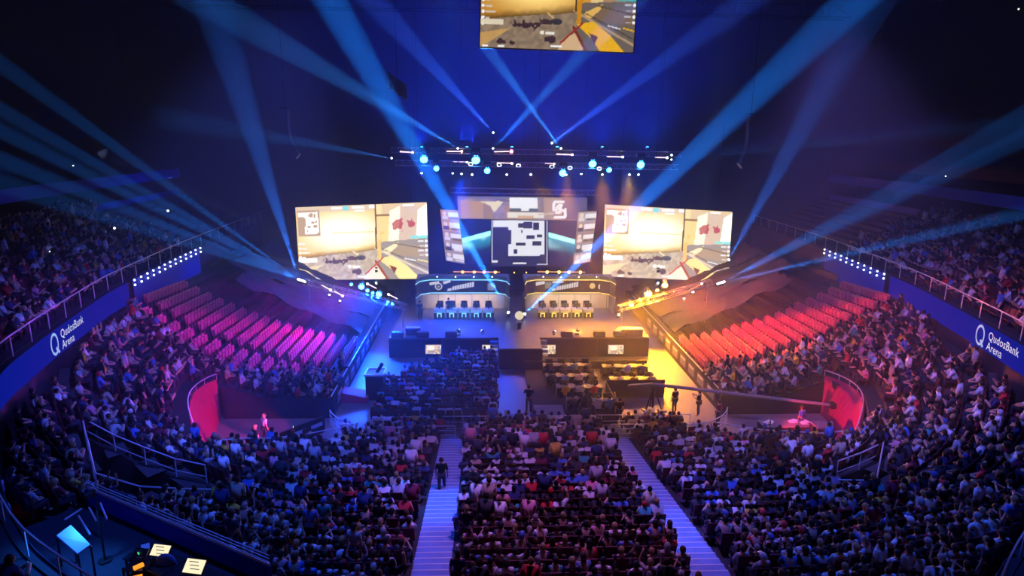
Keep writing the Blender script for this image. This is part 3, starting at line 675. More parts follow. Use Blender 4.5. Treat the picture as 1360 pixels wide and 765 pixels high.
for sx, x0, x1, tr_, nm in ((-1, -7.2, -1.9, 'strip_cyan', 'left'), (1, 1.75, 6.75, 'strip_yellow', 'right')):
    for k in range(5):
        x = x0+(x1-x0)*(k+.5)/5; w = (x1-x0)/5-.12; y = 53.6
        d = empty('gaming_desk', (x, y, T), '%s white-topped gaming desk in the %s team booth' % (ORD[k], nm), 'desk', 'gaming desks'); 
        MB().bb((x-w/2, y-.35, T+.72), (x+w/2, y+.35, T+.78)).build('desk_top', M['white'], d)
        MB().bb((x-w/2, y-.36, T+.5), (x+w/2, y-.33, T+.74)).build('modesty_board', M['white'], d)
        MB().bb((x-w/2+.03, y-.33, T), (x+w/2-.03, y-.30, T+.52)).build('front_panel', M['fascia'], d)
        e = MB(); e.bb((x-.2, y-.37, T+.1), (x-.12, y-.34, T+.46)); e.bb((x+.12, y-.37, T+.1), (x+.2, y-.34, T+.46)); e.bb((x-.2, y-.37, T+.4), (x+.2, y-.34, T+.48)); e.build('lit_emblem', M[tr_], d)
        for s2 in (-1, 1): MB().bb((x+s2*w/2-.03, y-.3, T), (x+s2*w/2+.03, y+.3, T+.72)).build('leg', M['grey'], d)
        m = empty('computer_monitor', (x, y, T+.78), 'dark monitor on the %s desk of the %s team booth' % (ORD[k], nm), 'monitor', 'booth monitors')
        MB().bb((x-.3, y-.02, T+.9), (x+.3, y+.02, T+1.25)).build('panel', M['blkp'], m); MB().bb((x-.04, y-.03, T+.78), (x+.04, y+.05, T+.95)).build('stand', M['blkp'], m)
# pedestal with gold ball
p = Vector((.05, 50.2, T)); o = empty('trophy_stand', p, 'round pale trophy globe on a black stand at centre stage', 'trophy')
MB().tube(p, p+Vector((0, 0, .55)), .16, 10).build('stand', M['blkp'], o); MB().tube(p+Vector((0, 0, .55)), p+Vector((0, 0, .62)), .24, 12).build('plinth_top', M['white'], o)
MB().tube(p+Vector((0, 0, .62)), p+Vector((0, 0, .8)), .1, 10, .18).build('cup', M['gold'], o); M['globe'] = emit('spotlit_globe_glow', (1, .86, .55), .85)  # spotlight falling on the globe is put in as its own glow
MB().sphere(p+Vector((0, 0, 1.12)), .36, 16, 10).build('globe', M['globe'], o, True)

# ---------------------------------------------------------------- rails, barriers, aisle steps
def railing(pts, lab, h=1.0, mid=2, mat='rail', r=.035, name='crowd_barrier', group=None, step=1.6):
    P = [Vector(p) for p in pts]; o = empty(name, P[len(P)//2], lab, 'railing', group)
    MB().path([p+Vector((0, 0, h)) for p in P], r, 5).build('top_rail', M[mat], o)
    if mid:
        mb = MB()
        for k in range(mid): mb.path([p+Vector((0, 0, h*(k+.6)/(mid+.6))) for p in P], r*.6, 4)
        mb.build('lower_rails', M[mat], o)
    L = 0; last = -9; 
    for i, p in enumerate(P):
        if i: L += (p-P[i-1]).length
        if L-last >= step*.8 or i == len(P)-1: MB().tube(p, p+Vector((0, 0, h)), r*.8, 5).build('post', M[mat], o); last = L
    return o
railing([(x, 34.75, 0) for x in np.linspace(-9.3, -.15, 8)], 'long straight pale barrier behind the left floor seats', 1.0)
railing([(x, 34.75, 0) for x in np.linspace(.1, 9.4, 8)], 'long straight pale barrier behind the production desks', 1.0)
for sx, nm in ((-1, 'left'), (1, 'right')):
    pts = []
    for i in range(NT):
        x, y = CP[i]
        if sx*x > 4.2 and y < 35.6: pts.append((x, y-.05, Z0[i]*.6))
    if sx < 0: pts = pts[::-1]
    railing(pts[::2], 'curved barrier sweeping from the %s aisle steps round to the floor corner' % nm, 1.0, 3)
    V = VOID_L if sx < 0 else VOID_R
    P = densify([V[0], V[1], V[2]], 1.2); railing([(p[0], p[1], bowl_z(p[0], p[1])) for p in P], 'pale rail round the dark stairwell in the %s-hand stand' % nm, .9, 1, name='stairwell_rail')
    P = densify([V[3], V[0]], 1.2); railing([(p[0], p[1], bowl_z(p[0], p[1])) for p in P], 'thin rail along the stage side of the dark stairwell, %s-hand stand' % nm, .9, 1, name='stairwell_rail')
    V = CORR_L if sx < 0 else CORR_R; P = densify([V[3], V[4]], 1.2)
    railing([(p[0], p[1]-.2, bowl_z(p[0], p[1]-.5)) for p in P], 'slanting rail between the %s tunnel and the near stand' % nm, .9, 1, name='tunnel_rail')
    for k in range(9):                                 # advertising panels on the floor side wall
        y = 38.2+k*2.0
        if k == 0 : wob = empty('side_wall_panels', (sx*12.1, 46, 0), 'line of pale-edged boards on the dark floor-side wall, %s side' % nm, 'board')
        MB().bb((sx*12.06, y, .35), (sx*12.12, y+1.3, 1.05)).build('board', M['grey'], wob)
        MB().bb((sx*12.03, y+.15, .85), (sx*12.07, y+1.15, .97)).build('pale_line', M['rail'], wob)
    MB().path([(sx*12.17, 36.9, 1.4), (sx*12.17, 62, 1.4)], .04, 5).build('top_edge', M['rail'], wob)
    # aisle steps
    xa = sx*4.62; w = 1.3 if sx < 0 else 1.4
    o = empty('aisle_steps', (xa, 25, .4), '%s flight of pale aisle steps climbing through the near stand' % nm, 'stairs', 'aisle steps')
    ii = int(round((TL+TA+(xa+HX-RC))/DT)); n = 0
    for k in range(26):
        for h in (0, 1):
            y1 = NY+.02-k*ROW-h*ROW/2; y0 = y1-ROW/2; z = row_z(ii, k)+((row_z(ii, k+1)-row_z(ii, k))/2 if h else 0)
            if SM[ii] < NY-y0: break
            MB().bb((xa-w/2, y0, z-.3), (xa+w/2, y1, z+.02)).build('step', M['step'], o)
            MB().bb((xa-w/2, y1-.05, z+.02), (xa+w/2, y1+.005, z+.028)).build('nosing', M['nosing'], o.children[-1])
# ---------------------------------------------------------------- floor: production riser, jib, podium, ramps
o = empty('production_riser', (4.3, 40, 0), 'low dark-draped production riser on the right half of the floor', 'platform')
MB().bb((.15, 35.6, 0), (5.3, 44.4, .3)).build('deck', M['black'], o); MB().bb((5.3, 39.6, 0), (9.2, 44.4, .3)).build('deck', M['black'], o)
MB().bb((.15, 44.3, .3), (9.2, 44.42, .9)).build('front_drape', M['black'], o)
MB().bb((5.32, 39.5, .3), (9.2, 39.62, 1.3)).build('back_drape', M['black'], o); MB().bb((5.25, 35.6, .3), (5.36, 39.6, 1.1)).build('side_drape', M['black'], o)
o = empty('camera_riser', (.2, 36.8, 0), 'low pale ramp and step plates at the centre barrier', 'ramp')
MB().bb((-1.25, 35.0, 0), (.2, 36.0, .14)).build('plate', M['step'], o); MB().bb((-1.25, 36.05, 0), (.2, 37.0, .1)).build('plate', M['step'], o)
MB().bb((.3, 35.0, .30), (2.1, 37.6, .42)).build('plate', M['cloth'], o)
m = MB(); n = 20; m.add([(1.45+.42*math.cos(a), 36.2+.26*math.sin(a), .425) for a in np.linspace(0, 2*math.pi, n, False)]+[(1.45+.34*math.cos(a), 36.25+.14*math.sin(a), .425) for a in np.linspace(0, 2*math.pi, n, False)], [(k, (k+1) % n, n+(k+1) % n, n+k) for k in range(n)]); m.build('emblem', M['blkp'], o)
def desk_row(x0, x1, y, lab, n):
    o = empty('production_desk', ((x0+x1)/2, y, .3), lab, 'desk', 'production desks')
    MB().bb((x0, y-.35, .98), (x1, y+.35, 1.03)).build('desk_top', M['blkp'], o); MB().bb((x0, y+.3, .3), (x1, y+.34, .98)).build('front_panel', M['black'], o)
    for x in (x0+.05, x1-.05): MB().bb((x-.03, y-.3, .3), (x+.03, y+.3, .98)).build('leg', M['blackm'], o)
    for k in range(n):
        x = x0+(x1-x0)*(k+.5)/n; MB().bb((x-.26, y+.08, 1.08), (x+.26, y+.12, 1.4)).build('monitor', M['blkp'], o)
DESKS = [(1.4, 4.9, 43.3, 'frontmost dark desk row on the production riser', 4), (5.6, 8.9, 43.0, 'dark desk row at the right front of the riser', 3), (1.4, 4.9, 41.2, 'second dark desk row from the front of the riser', 4), (1.9, 4.9, 39.2, 'third dark desk row from the front of the riser', 3),
         (2.3, 3.6, 37.2, 'rear dark desk beside the pale ramp plate', 2), (3.9, 5.2, 37.0, 'rear dark desk next to the side drape', 2), (5.7, 8.9, 40.6, 'dark desk row along the back drape of the riser', 3)]
for a in DESKS: desk_row(*a)
M['paper'] = pbr('paper', (.85, .83, .8), .8)
o = empty('laptop', (3.6, 39.3, 1.03), 'open pale laptop on the third production desk row', 'laptop'); MB().bb((3.4, 39.1, 1.03), (3.8, 39.35, 1.05)).build('keyboard', M['paper'], o); MB().box((3.6, 39.42, 1.17), (.4, .02, .26), M=Matrix.Rotation(R(-15), 3, 'X')).build('lid', M['paper'], o)
o = empty('laptop', (4.6, 41.25, 1.03), 'open pale laptop on the second production desk row', 'laptop'); MB().bb((4.4, 41.05, 1.03), (4.8, 41.3, 1.05)).build('keyboard', M['paper'], o); MB().box((4.6, 41.38, 1.17), (.4, .02, .26), M=Matrix.Rotation(R(-15), 3, 'X')).build('lid', M['paper'], o)
# camera crane
b = on_z(866, 551, 0); piv = b+Vector((0, 0, 1.9)); o = empty('camera_crane', b, 'long camera crane on a tripod, arm reaching across the right tunnel', 'crane')
for a in (90, 210, 330):
    f = b+Vector((.75*math.cos(R(a)), .75*math.sin(R(a)), 0)); MB().tube(f, piv, .05, 6, .04).build('leg', M['blackm'], o)
MB().tube(b+Vector((0, 0, .5)), piv, .07, 8).build('column', M['blackm'], o); MB().box(piv, (.3, .3, .25)).build('pan_head', M['blkp'], o)
tip = at_y(1105, 538, 33.5); tail = at_y(825, 513, 40.4); MB().tube(tail, piv+Vector((0, 0, .15)), .12, 6).build('arm', M['grey'], o); MB().tube(piv+Vector((0, 0, .15)), tip, .12, 6, .09).build('arm', M['grey'], o)
MB().box(tail, (.9, .5, .35)).build('counterweight', M['blkp'], o); MB().box(tip, (.3, .45, .3)).build('camera_head', M['blkp'], o)
MB().box(b+Vector((0, -.3, .45)), (1.3, .9, .12), .4).build('base_plate', M['grey'], o)
# rostrum on the left of the floor: draped tower with white top
p = on_z(500, 527, 0); o = empty('follow_spot_tower', p, 'dark draped square tower with a pale open top, left edge of the floor', 'tower')
MB().box(p+Vector((0, 0, .85)), (1.15, 1.15, 1.7)).build('drape', M['black'], o)
for s in (-1, 1): MB().box(p+Vector((s*.6, 0, 1.75)), (.12, 1.3, .12)).build('top_bar', M['rail'], o); MB().box(p+Vector((0, s*.6, 1.75)), (1.1, .12, .12)).build('top_bar', M['rail'], o)
MB().box(p+Vector((0, 0, 1.72)), (1.0, 1.0, .05)).build('top_board', M['grey'], o); MB().tube(p+Vector((.1, 0, 1.7)), p+Vector((.45, .2, 2.3)), .12, 8).build('lamp', M['blkp'], o)
p = on_z(474, 531, 0); o = empty('red_ramp', p, 'small red ramp beside the draped tower on the left floor edge', 'ramp')
MB().add([p+Vector(v) for v in ((-.9, -.5, 0), (.8, -.6, 0), (.8, .6, 0), (-.9, .6, 0), (-.9, -.5, .7), (-.9, .6, .7), (.8, .6, .35), (.8, -.6, .35))], [(0, 3, 2, 1), (4, 7, 6, 5), (0, 1, 7, 4), (1, 2, 6, 7), (2, 3, 5, 6), (3, 0, 4, 5)]).build('surface', M['red'], o)
# right tunnel: black counter block and screens case
p = on_z(1052, 590, 0); o = empty('control_counter', p, 'dark low counter in front of the right red wall', 'desk')
MB().bb((p.x-1.6, p.y+.2, 0), (p.x+1.5, p.y+1.2, .95)).build('cabinet', M['black'], o); MB().bb((p.x-1.65, p.y+.15, .95), (p.x+1.55, p.y+1.25, 1.0)).build('counter_top', M['grey'], o)
p2 = on_z(1092, 600, 0); o = empty('equipment_case', p2, 'tall dark equipment case against the right red wall', 'case'); MB().box(p2+Vector((0, .4, .7)), (.9, .9, 1.4)).build('body', M['blkp'], o); MB().box(p2+Vector((0, .4, 1.43)), (.94, .94, .08)).build('lid', M['grey'], o)
for k, (dx, dy) in enumerate(((-1.2, .7), (.3, .8), (.9, .6))):
    q = Vector((p.x+dx, p.y+dy, 1.0)); o = empty('paper_stack', q, '%s heap of pale papers on the dark counter by the right red wall' % ('left', 'middle', 'right')[k], 'papers', 'paper heaps'); 
    for j in range(3): MB().box(q+Vector((.06*j, .04*j, .015+.025*j)), (.45, .32, .02), .3*j).build('sheet', M['paper'], o)
# left tunnel: LED strip barrier boards
a = on_z(362, 602, 0); b2 = on_z(432, 573, 0); d = (b2-a); o = empty('banner_boards', a.lerp(b2, .5), 'dark slanting board row with white marks beside the left tunnel', 'board')
for k in range(3):
    q0 = a+d*(k/3+.01); q1 = a+d*((k+1)/3-.01); wall_along(MB(), [q0, q1], 0, 1.0, .1).build('board', M['blkp'], o)
    q = q0.lerp(q1, .5); MB().box(q+Vector((.05, -.08, .62)), (.75, .03, .22), math.atan2(d.y, d.x)).build('white_mark', M['pale_sign'], o)
# cloth covers over the unused stands beside the stage
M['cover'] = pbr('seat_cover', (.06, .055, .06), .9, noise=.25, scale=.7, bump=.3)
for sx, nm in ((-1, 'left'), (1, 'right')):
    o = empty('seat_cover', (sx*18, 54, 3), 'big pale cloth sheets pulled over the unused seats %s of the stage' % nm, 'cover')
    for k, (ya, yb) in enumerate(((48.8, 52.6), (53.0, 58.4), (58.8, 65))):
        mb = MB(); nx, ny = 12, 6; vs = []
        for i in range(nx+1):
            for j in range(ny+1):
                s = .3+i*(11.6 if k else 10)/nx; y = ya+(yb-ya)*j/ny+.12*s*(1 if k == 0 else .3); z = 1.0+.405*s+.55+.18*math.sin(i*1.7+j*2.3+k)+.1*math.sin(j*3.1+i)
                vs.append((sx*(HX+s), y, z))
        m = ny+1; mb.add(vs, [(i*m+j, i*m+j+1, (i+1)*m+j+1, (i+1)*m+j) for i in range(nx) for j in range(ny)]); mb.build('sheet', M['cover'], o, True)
# ---------------------------------------------------------------- production corner at the lower left
cz = 4.35
struct('floor_control_platform', MB().prism(CTRL, cz-.15, cz), M['dark'])
P = densify([CTRL[0], CTRL[1]], 1.0); o = empty('control_parapet', (P[4][0], P[4][1], cz), 'blue-lit parapet between the control platform and the crowd', 'wall')
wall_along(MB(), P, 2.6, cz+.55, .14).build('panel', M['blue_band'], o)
MB().path([(x, y, cz+.6) for x, y in P], .045, 5).build('top_rail', M['rail'], o)
mb = MB()
for k in range(3): mb.path([(x, y, cz+.68+.11*k) for x, y in P], .02, 4)
mb.build('cable_rails', M['rail'], o)
def on(px, py, z): return on_z(px, py, z)
z = cz+.95; q = [on(75, 711, z+.1), on(94, 697, z+.35), on(120, 723, z+.35), on(103, 735, z+.1)]
o = empty('white_board', (sum((Vector(v) for v in q), Vector())/4), 'big tilted white board glowing blue at the lower left corner', 'board')
MB().add([*q, *[v-Vector((0, 0, .06)) for v in q]], [(0, 1, 2, 3), (7, 6, 5, 4), (0, 4, 5, 1), (1, 5, 6, 2), (2, 6, 7, 3), (3, 7, 4, 0)]).build('board', M['blue_board'] if 'blue_board' in M else M['white'], o)
for v in q: MB().tube(v-Vector((0, 0, .06)), (v.x, v.y, cz), .03, 5).build('leg', M['blackm'], o)
lp = Vector((o.location.x+.4, o.location.y+.6, cz)); o = empty('floor_lamp', lp, 'slim added floor lamp throwing blue light on the tilted white board', 'lamp'); MB().tube(lp, lp+Vector((0, 0, 2.4)), .03, 6).build('pole', M['blackm'], o); MB().tube(lp, lp+Vector((0, 0, .05)), .2, 10).build('base', M['blackm'], o)  # lamp added to turn the white board blue
MB().tube(lp+Vector((0, 0, 2.4)), lp+Vector((-.12, -.2, 2.28)), .05, 8, .12).build('lamp_shade', M['blackm'], o); spot('lamp_light', lp+Vector((-.14, -.24, 2.22)), Vector((lp.x-.4, lp.y-.7, cz+1)), (.02, .2, 1), 420, 110, .6, .08, o)
# desk with two cream monitors, laptop with green display, orange lit rack
def desk(px, py, w, d, rz, lab):
    p = on(px, py, cz+.75); o = empty('control_desk', (p.x, p.y, cz), lab, 'desk', 'control desks', rz=0)
    MB().box((p.x, p.y, cz+.73), (w, d, .05), rz).build('desk_top', M['blkp'], o)
    for a in (-1, 1):
        for b in (-1, 1): v = Matrix.Rotation(rz, 3, 'Z') @ Vector((a*(w/2-.06), b*(d/2-.06), 0)); MB().box((p.x+v.x, p.y+v.y, cz+.36), (.05, .05, .7), rz).build('leg', M['blackm'], o)
    return p
AZ = math.atan2(CTRL[1][1]-CTRL[0][1], CTRL[1][0]-CTRL[0][0])
desk(205, 742, 1.7, .8, AZ, 'dark control desk with the laptop and the left cream monitor'); desk(262, 765, 1.7, .8, AZ, 'dark control desk at the frame bottom with the right cream monitor')
M['scr_cream'] = emit('cream_screen', (1, .86, .55), 1.1); M['scr_green'] = emit('green_screen', (.1, .9, .3), .8); M['scr_line'] = pbr('screen_lines', (.3, .25, .2), .6)
def monitor(px, py, w, h, lab, mat, tilt=-50):
    p = on(px, py, cz+1.1); o = empty('control_monitor', (p.x, p.y, cz+.76), lab, 'monitor', 'control monitors'); Mx = Matrix.Rotation(AZ+R(18), 3, 'Z') @ Matrix.Rotation(R(tilt), 3, 'X')
    MB().box(p-Mx @ Vector((0, -.03, 0)), (w+.06, .04, h+.06), M=Mx).build('housing', M['blkp'], o); MB().box(p, (w, .02, h), M=Mx).build('display', mat, o)
    for k in range(3): MB().box(p+Mx @ Vector((.05*(k-1), -.012, h*.3-.09*k)), (w*.5, .008, .02), M=Mx).build('text_line', M['scr_line'], o)
    MB().tube((p.x, p.y+.05, p.z-.1), (p.x, p.y+.08, cz+.76), .03, 6).build('stand', M['blkp'], o)
monitor(213, 731, .52, .30, 'cream-lit monitor on the left control desk', M['scr_cream']); monitor(258, 752, .55, .36, 'larger cream-lit monitor on the control desk at the bottom', M['scr_cream']); monitor(186, 735, .34, .24, 'small dark monitor with green digits on the left control desk', M['blkp'])
p = on(186, 735, cz+1.12); 
for k in range(2): pass
o = empty('glowing_clock', on(186.5, 734, cz+1.25), 'tiny green glowing digits unit on top of the small dark monitor', 'clock'); p = o.location
MB().box(p, (.2, .04, .1), AZ).build('housing', M['blkp'], o); MB().box(p+Vector((-.04, -.03, 0)), (.06, .01, .07), AZ).build('digit', M['scr_green'], o); MB().box(p+Vector((.04, -.03, 0)), (.06, .01, .07), AZ).build('digit', M['scr_green'], o)
p = on(193, 726, cz+.78); o = empty('note_sheet', p, 'cream paper sheet between the green digits and the left cream monitor', 'paper'); MB().box(p, (.22, .3, .01), .5).build('sheet', M['paper'], o)
p = on(183, 752, cz+.9); o = empty('equipment_rack', (p.x, p.y, cz), 'open rack glowing orange inside, lower left control corner', 'rack')
M['ember'] = emit('amber_lamp', (1, .32, .02), 1.3)
for dx in (-.28, .28):
    for dy in (-.2, .2): MB().box((p.x+dx, p.y+dy, cz+.5), (.05, .05, 1.0)).build('upright', M['blackm'], o)
for k in range(3): MB().box((p.x, p.y, cz+.2+.35*k), (.6, .45, .03)).build('shelf', M['blackm'], o); MB().box((p.x+.08*(k-1), p.y-.1, cz+.27+.35*k), (.25, .1, .08), .4*k).build('lamp', M['ember'], o)
p = on(221, 748, cz+.8); o = empty('office_chair', (p.x, p.y, cz), 'blue-backed office chair at the control desk', 'chair'); M['chairb'] = pbr('blue_chair', (.16, .2, .42), .8)
MB().sphere((p.x, p.y, cz+.8), .3, 12, 8, sc=(1, .3, 1.05)).build('backrest', M['chairb'], o, True); MB().box((p.x-.1, p.y+.25, cz+.45), (.5, .5, .09)).build('seat', M['chairb'], o); MB().tube((p.x-.1, p.y+.25, cz), (p.x-.1, p.y+.25, cz+.42), .04, 8).build('column', M['blackm'], o)
for k in range(5): a = k*1.2566; MB().tube((p.x-.1, p.y+.25, cz+.05), (p.x-.1+.3*math.cos(a), p.y+.25+.3*math.sin(a), cz+.03), .025, 5).build('leg', M['blackm'], o)
p = on(110, 752, cz+.5); 
# stairs frame with rails behind the parapet
o = empty('stair_rails', on(128, 690, cz), 'set of pale tube rails on the stair by the control platform', 'railing')
for px, py, qx, qy in ((104, 685, 120, 710), (118, 674, 128, 692), (133, 668, 142, 690), (86, 690, 108, 676)):
    MB().tube(on(px, py, cz+.9), on(qx, qy, cz+.6), .03, 5).build('rail', M['rail'], o)

# ---------------------------------------------------------------- people
def skin_mesh(name, nodes, edges, sub=1):
    """continuous skin over a skeleton: nodes {key: ((x,y,z), r)}"""
    keys = list(nodes); me = bpy.data.meshes.new(name); me.from_pydata([nodes[k][0] for k in keys], [(keys.index(a), keys.index(b)) for a, b in edges], [])
    o = bpy.data.objects.new(name, me); C.objects.link(o); mo = o.modifiers.new('skin', 'SKIN'); mo.use_smooth_shade = True
    for i, k in enumerate(keys):
        r = nodes[k][1]; r = r if isinstance(r, tuple) else (r, r); me.skin_vertices[0].data[i].radius = r; me.skin_vertices[0].data[i].use_root = (i == 0)
    if sub: m2 = o.modifiers.new('sub', 'SUBSURF'); m2.levels = sub; m2.render_levels = sub
    dg = bpy.context.evaluated_depsgraph_get(); out = bpy.data.meshes.new_from_object(o.evaluated_get(dg)); out.name = name
    C.objects.unlink(o); bpy.data.objects.remove(o); return out
def pose(kind):
    """joint positions, facing +Y, standing or sitting on z=0"""
    sit = kind in ('lap', 'crossed', 'lean', 'fist', 'clap', 'up')
    hz = .47 if sit else .93
    J = {}
    ly = .22 if kind == 'lean' else (-.04 if sit else 0)
    J['hip'] = (0, 0, hz); J['waist'] = (0, ly*.35, hz+.2); J['chest'] = (0, ly*.8, hz+.40); J['neck'] = (0, ly+.01, hz+.54); J['head'] = (0, ly+.03, hz+.64); J['crown'] = (0, ly+.035, hz+.76)
    for s, n in ((-1, 'l'), (1, 'r')):
        J['sho'+n] = (s*.19, ly*.9, hz+.47)
        if kind == 'lap': e, w = (s*.25, .08, hz+.2), (s*.10, .30, hz+.12)
        elif kind == 'crossed': e, w = (s*.24, .10, hz+.22), (-s*.06, .24, hz+.26)
        elif kind == 'lean': e, w = (s*.24, .38, hz+.12), (s*.07, .56, hz+.28)
        elif kind == 'clap': e, w = (s*.26, .18, hz+.26), (s*.03, .38, hz+.42)
        elif kind == 'up': e, w = (s*.34, .08, hz+.62), (s*.26, .12, hz+.90)
        elif kind == 'fist': e, w = ((.34, .06, hz+.60), (.30, .08, hz+.88)) if s > 0 else ((-.25, .08, hz+.2), (-.10, .28, hz+.12))
        elif kind == 'walk': e, w = (s*.25, -s*.10, hz+.18), (s*.24, s*.02, hz-.06)
        elif kind == 'camera': e, w = (s*.27, .12, hz+.22), (s*.12, .36, hz+.40)
        else: e, w = (s*.25, -.02, hz+.19), (s*.25, .05, hz-.06)
        J['elb'+n] = e; J['wri'+n] = w; ev = Vector(e); wv = Vector(w); J['han'+n] = tuple(wv+(wv-ev).normalized()*.09)
        J['hj'+n] = (s*.09, 0, hz-.03)
        if sit: J['kne'+n] = (s*.13, .43, hz+.02); J['ank'+n] = (s*.12, .42, .07); J['toe'+n] = (s*.13, .58, .04)
        elif kind == 'walk': J['kne'+n] = (s*.1, .14*s+.06, .5); J['ank'+n] = (s*.1, .26*s, .09 if s > 0 else .14); J['toe'+n] = (s*.11, .26*s+.15, .04)
        else: J['kne'+n] = (s*.11, .02, .5); J['ank'+n] = (s*.12, -.02, .08); J['toe'+n] = (s*.14, .13, .04)
    return J
def person_parts(kind, hair):
    J = pose(kind); B = {}
    rad = dict(hip=(.15, .12), waist=(.135, .10), chest=(.16, .115), neck=.055, head=(.085, .095), crown=(.07, .08), sho=.065, elb=.045, wri=.03, han=(.04, .022), hj=.085, kne=.06, ank=.04, toe=.038)
    E = [('hip', 'waist'), ('waist', 'chest'), ('chest', 'neck'), ('neck', 'head'), ('head', 'crown')]
    for n in 'lr': E += [('chest', 'sho'+n), ('sho'+n, 'elb'+n), ('elb'+n, 'wri'+n), ('wri'+n, 'han'+n), ('hip', 'hj'+n), ('hj'+n, 'kne'+n), ('kne'+n, 'ank'+n), ('ank'+n, 'toe'+n)]
    for k in J: B[k] = (J[k], rad[k] if k in rad else rad[k[:-1]])
    body = skin_mesh('person', B, E, 1)
    # face and fingers joined to the same surface
    bm = bmesh.new(); bm.from_mesh(body); h = Vector(J['head']); 
    def addmb(mb):
        me = mb.mesh('t', []); bm.from_mesh(me); bpy.data.meshes.remove(me)
    nb = MB(); nb.tube(h+Vector((0, .085, .035)), h+Vector((0, .125, .0)), .012, 5, .02)
    for s in (-1, 1): nb.sphere(h+Vector((s*.088, 0, .015)), .03, 6, 4, sc=(.4, .7, 1)); nb.sphere(h+Vector((s*.034, .088, .035)), .014, 6, 4)
    nb.tube(h+Vector((-.028, .09, -.035)), h+Vector((.028, .09, -.035)), .009, 5)
    for n, s in (('l', -1), ('r', 1)):
        w, f = Vector(J['wri'+n]), Vector(J['han'+n]); d = (f-w).normalized(); a = d.cross(Vector((0, 0, 1))); a = a.normalized() if a.length > .1 else Vector((1, 0, 0)); c = a.cross(d)
        for k in range(4):
            p = f+a*(.022*(k-1.5)); L = (.055, .068, .062, .045)[k]; q = p+d*L*.6; nb.tube(p-d*.02, q, .009, 5); nb.tube(q, q+d*L*.35-c*L*.35, .009, 5, .007)
        t = w+d*.035+a*(-s*.03); nb.tube(t, t+a*(-s*.03)+d*.045, .011, 5, .009)
    addmb(nb); me2 = bpy.data.meshes.new('person'); bm.to_mesh(me2); bm.free(); me2.polygons.foreach_set('use_smooth', [True]*len(me2.polygons)); me2.materials.clear(); me2.materials.append(M['skin_o'])
    # clothes: looser skins on the same joints
    g = 1.14; Sv = {k: (J[k], tuple(x*g for x in rad[k])) for k in ('hip', 'waist', 'chest')}; Ss = [('hip', 'waist'), ('waist', 'chest')]
    nk = Vector(J['chest']).lerp(Vector(J['neck']), .6); Sv['col'] = (tuple(nk), .085); Ss.append(('chest', 'col'))
    for n in 'lr':
        Sv['sho'+n] = (J['sho'+n], .078); el = Vector(J['sho'+n]).lerp(Vector(J['elb'+n]), .85); Sv['elb'+n] = (tuple(el), .062); Ss += [('chest', 'sho'+n), ('sho'+n, 'elb'+n)]
    shirt = skin_mesh('shirt', Sv, Ss, 1); shirt.materials.clear(); shirt.materials.append(M['cloth_o'])
    Tv = {'hip': (J['hip'], (.16, .13))}; Te = []
    for n in 'lr':
        Tv['hj'+n] = (J['hj'+n], .098); Tv['kne'+n] = (J['kne'+n], .075); Tv['ank'+n] = (J['ank'+n], .058); Te += [('hip', 'hj'+n), ('hj'+n, 'kne'+n), ('kne'+n, 'ank'+n)]
    tr = skin_mesh('trousers', Tv, Te, 1); tr.materials.clear(); tr.materials.append(M['jeans'])
    return J, me2, shirt, tr
def hair_mesh(J, kind):
    h = Vector(J['head'])+Vector((0, -.008, .045)); mb = MB()
    mb.sphere(h, .113, 12, 7, sc=(.92, 1.06, 1.12), v0=0, v1=.5)
    mb.sphere(h+Vector((0, -.03, -.02)), .10, 12, 7, sc=(.95, .9, 1.2), v0=.15, v1=.78)
    if kind == 'long': mb.sphere(h+Vector((0, -.075, -.13)), .1, 10, 7, sc=(.95, .55, 1.5))
    if kind == 'cap':
        mb.add([h+Vector((x, y, .03)) for x, y in ((-.08, .09), (.08, .09), (.06, .2), (-.06, .2))]+[h+Vector((x, y, .045)) for x, y in ((-.08, .09), (.08, .09), (.06, .2), (-.06, .2))], [(3, 2, 1, 0), (4, 5, 6, 7), (0, 1, 5, 4), (1, 2, 6, 5), (2, 3, 7, 6), (3, 0, 4, 7)])
    return mb.mesh('hair' if kind != 'cap' else 'cap', M['hair_o'], True)
KINDS_ = ['lap', 'crossed', 'lean', 'clap', 'fist', 'up', 'stand', 'walk', 'camera']
PROT = {}
for k in KINDS_:
    J, b, s, t = person_parts(k, 'short'); PROT[k] = dict(J=J, body=b, shirt=s, tr=t, hair={q: hair_mesh(J, q) for q in ('short', 'long', 'cap')})
SHIRTS = [('black', (.012, .012, .016), 36), ('dark grey', (.05, .05, .06), 14), ('white', (.78, .78, .8), 22), ('pale grey', (.45, .45, .48), 10), ('navy', (.03, .045, .14), 10), ('blue', (.08, .2, .6), 7),
          ('red', (.6, .03, .04), 6), ('pink', (.75, .3, .4), 3), ('yellow', (.75, .5, .06), 2), ('teal', (.06, .35, .38), 2), ('maroon', (.2, .02, .05), 4), ('beige', (.5, .4, .3), 4)]
SW = np.array([s[2] for s in SHIRTS], float); SW /= SW.sum()
HAIRS = [('black', (.012, .01, .01), 40), ('brown', (.06, .03, .018), 34), ('fair', (.35, .22, .1), 12), ('grey', (.3, .29, .28), 5)]
HW = np.array([s[2] for s in HAIRS], float); HW /= HW.sum()
SKINS = [(.62, .38, .27), (.55, .33, .22), (.40, .22, .14), (.66, .44, .33), (.2, .1, .06)]
CAPC = [('black', (.02, .02, .02)), ('white', (.75, .75, .78)), ('red', (.5, .03, .04)), ('blue', (.05, .12, .4))]
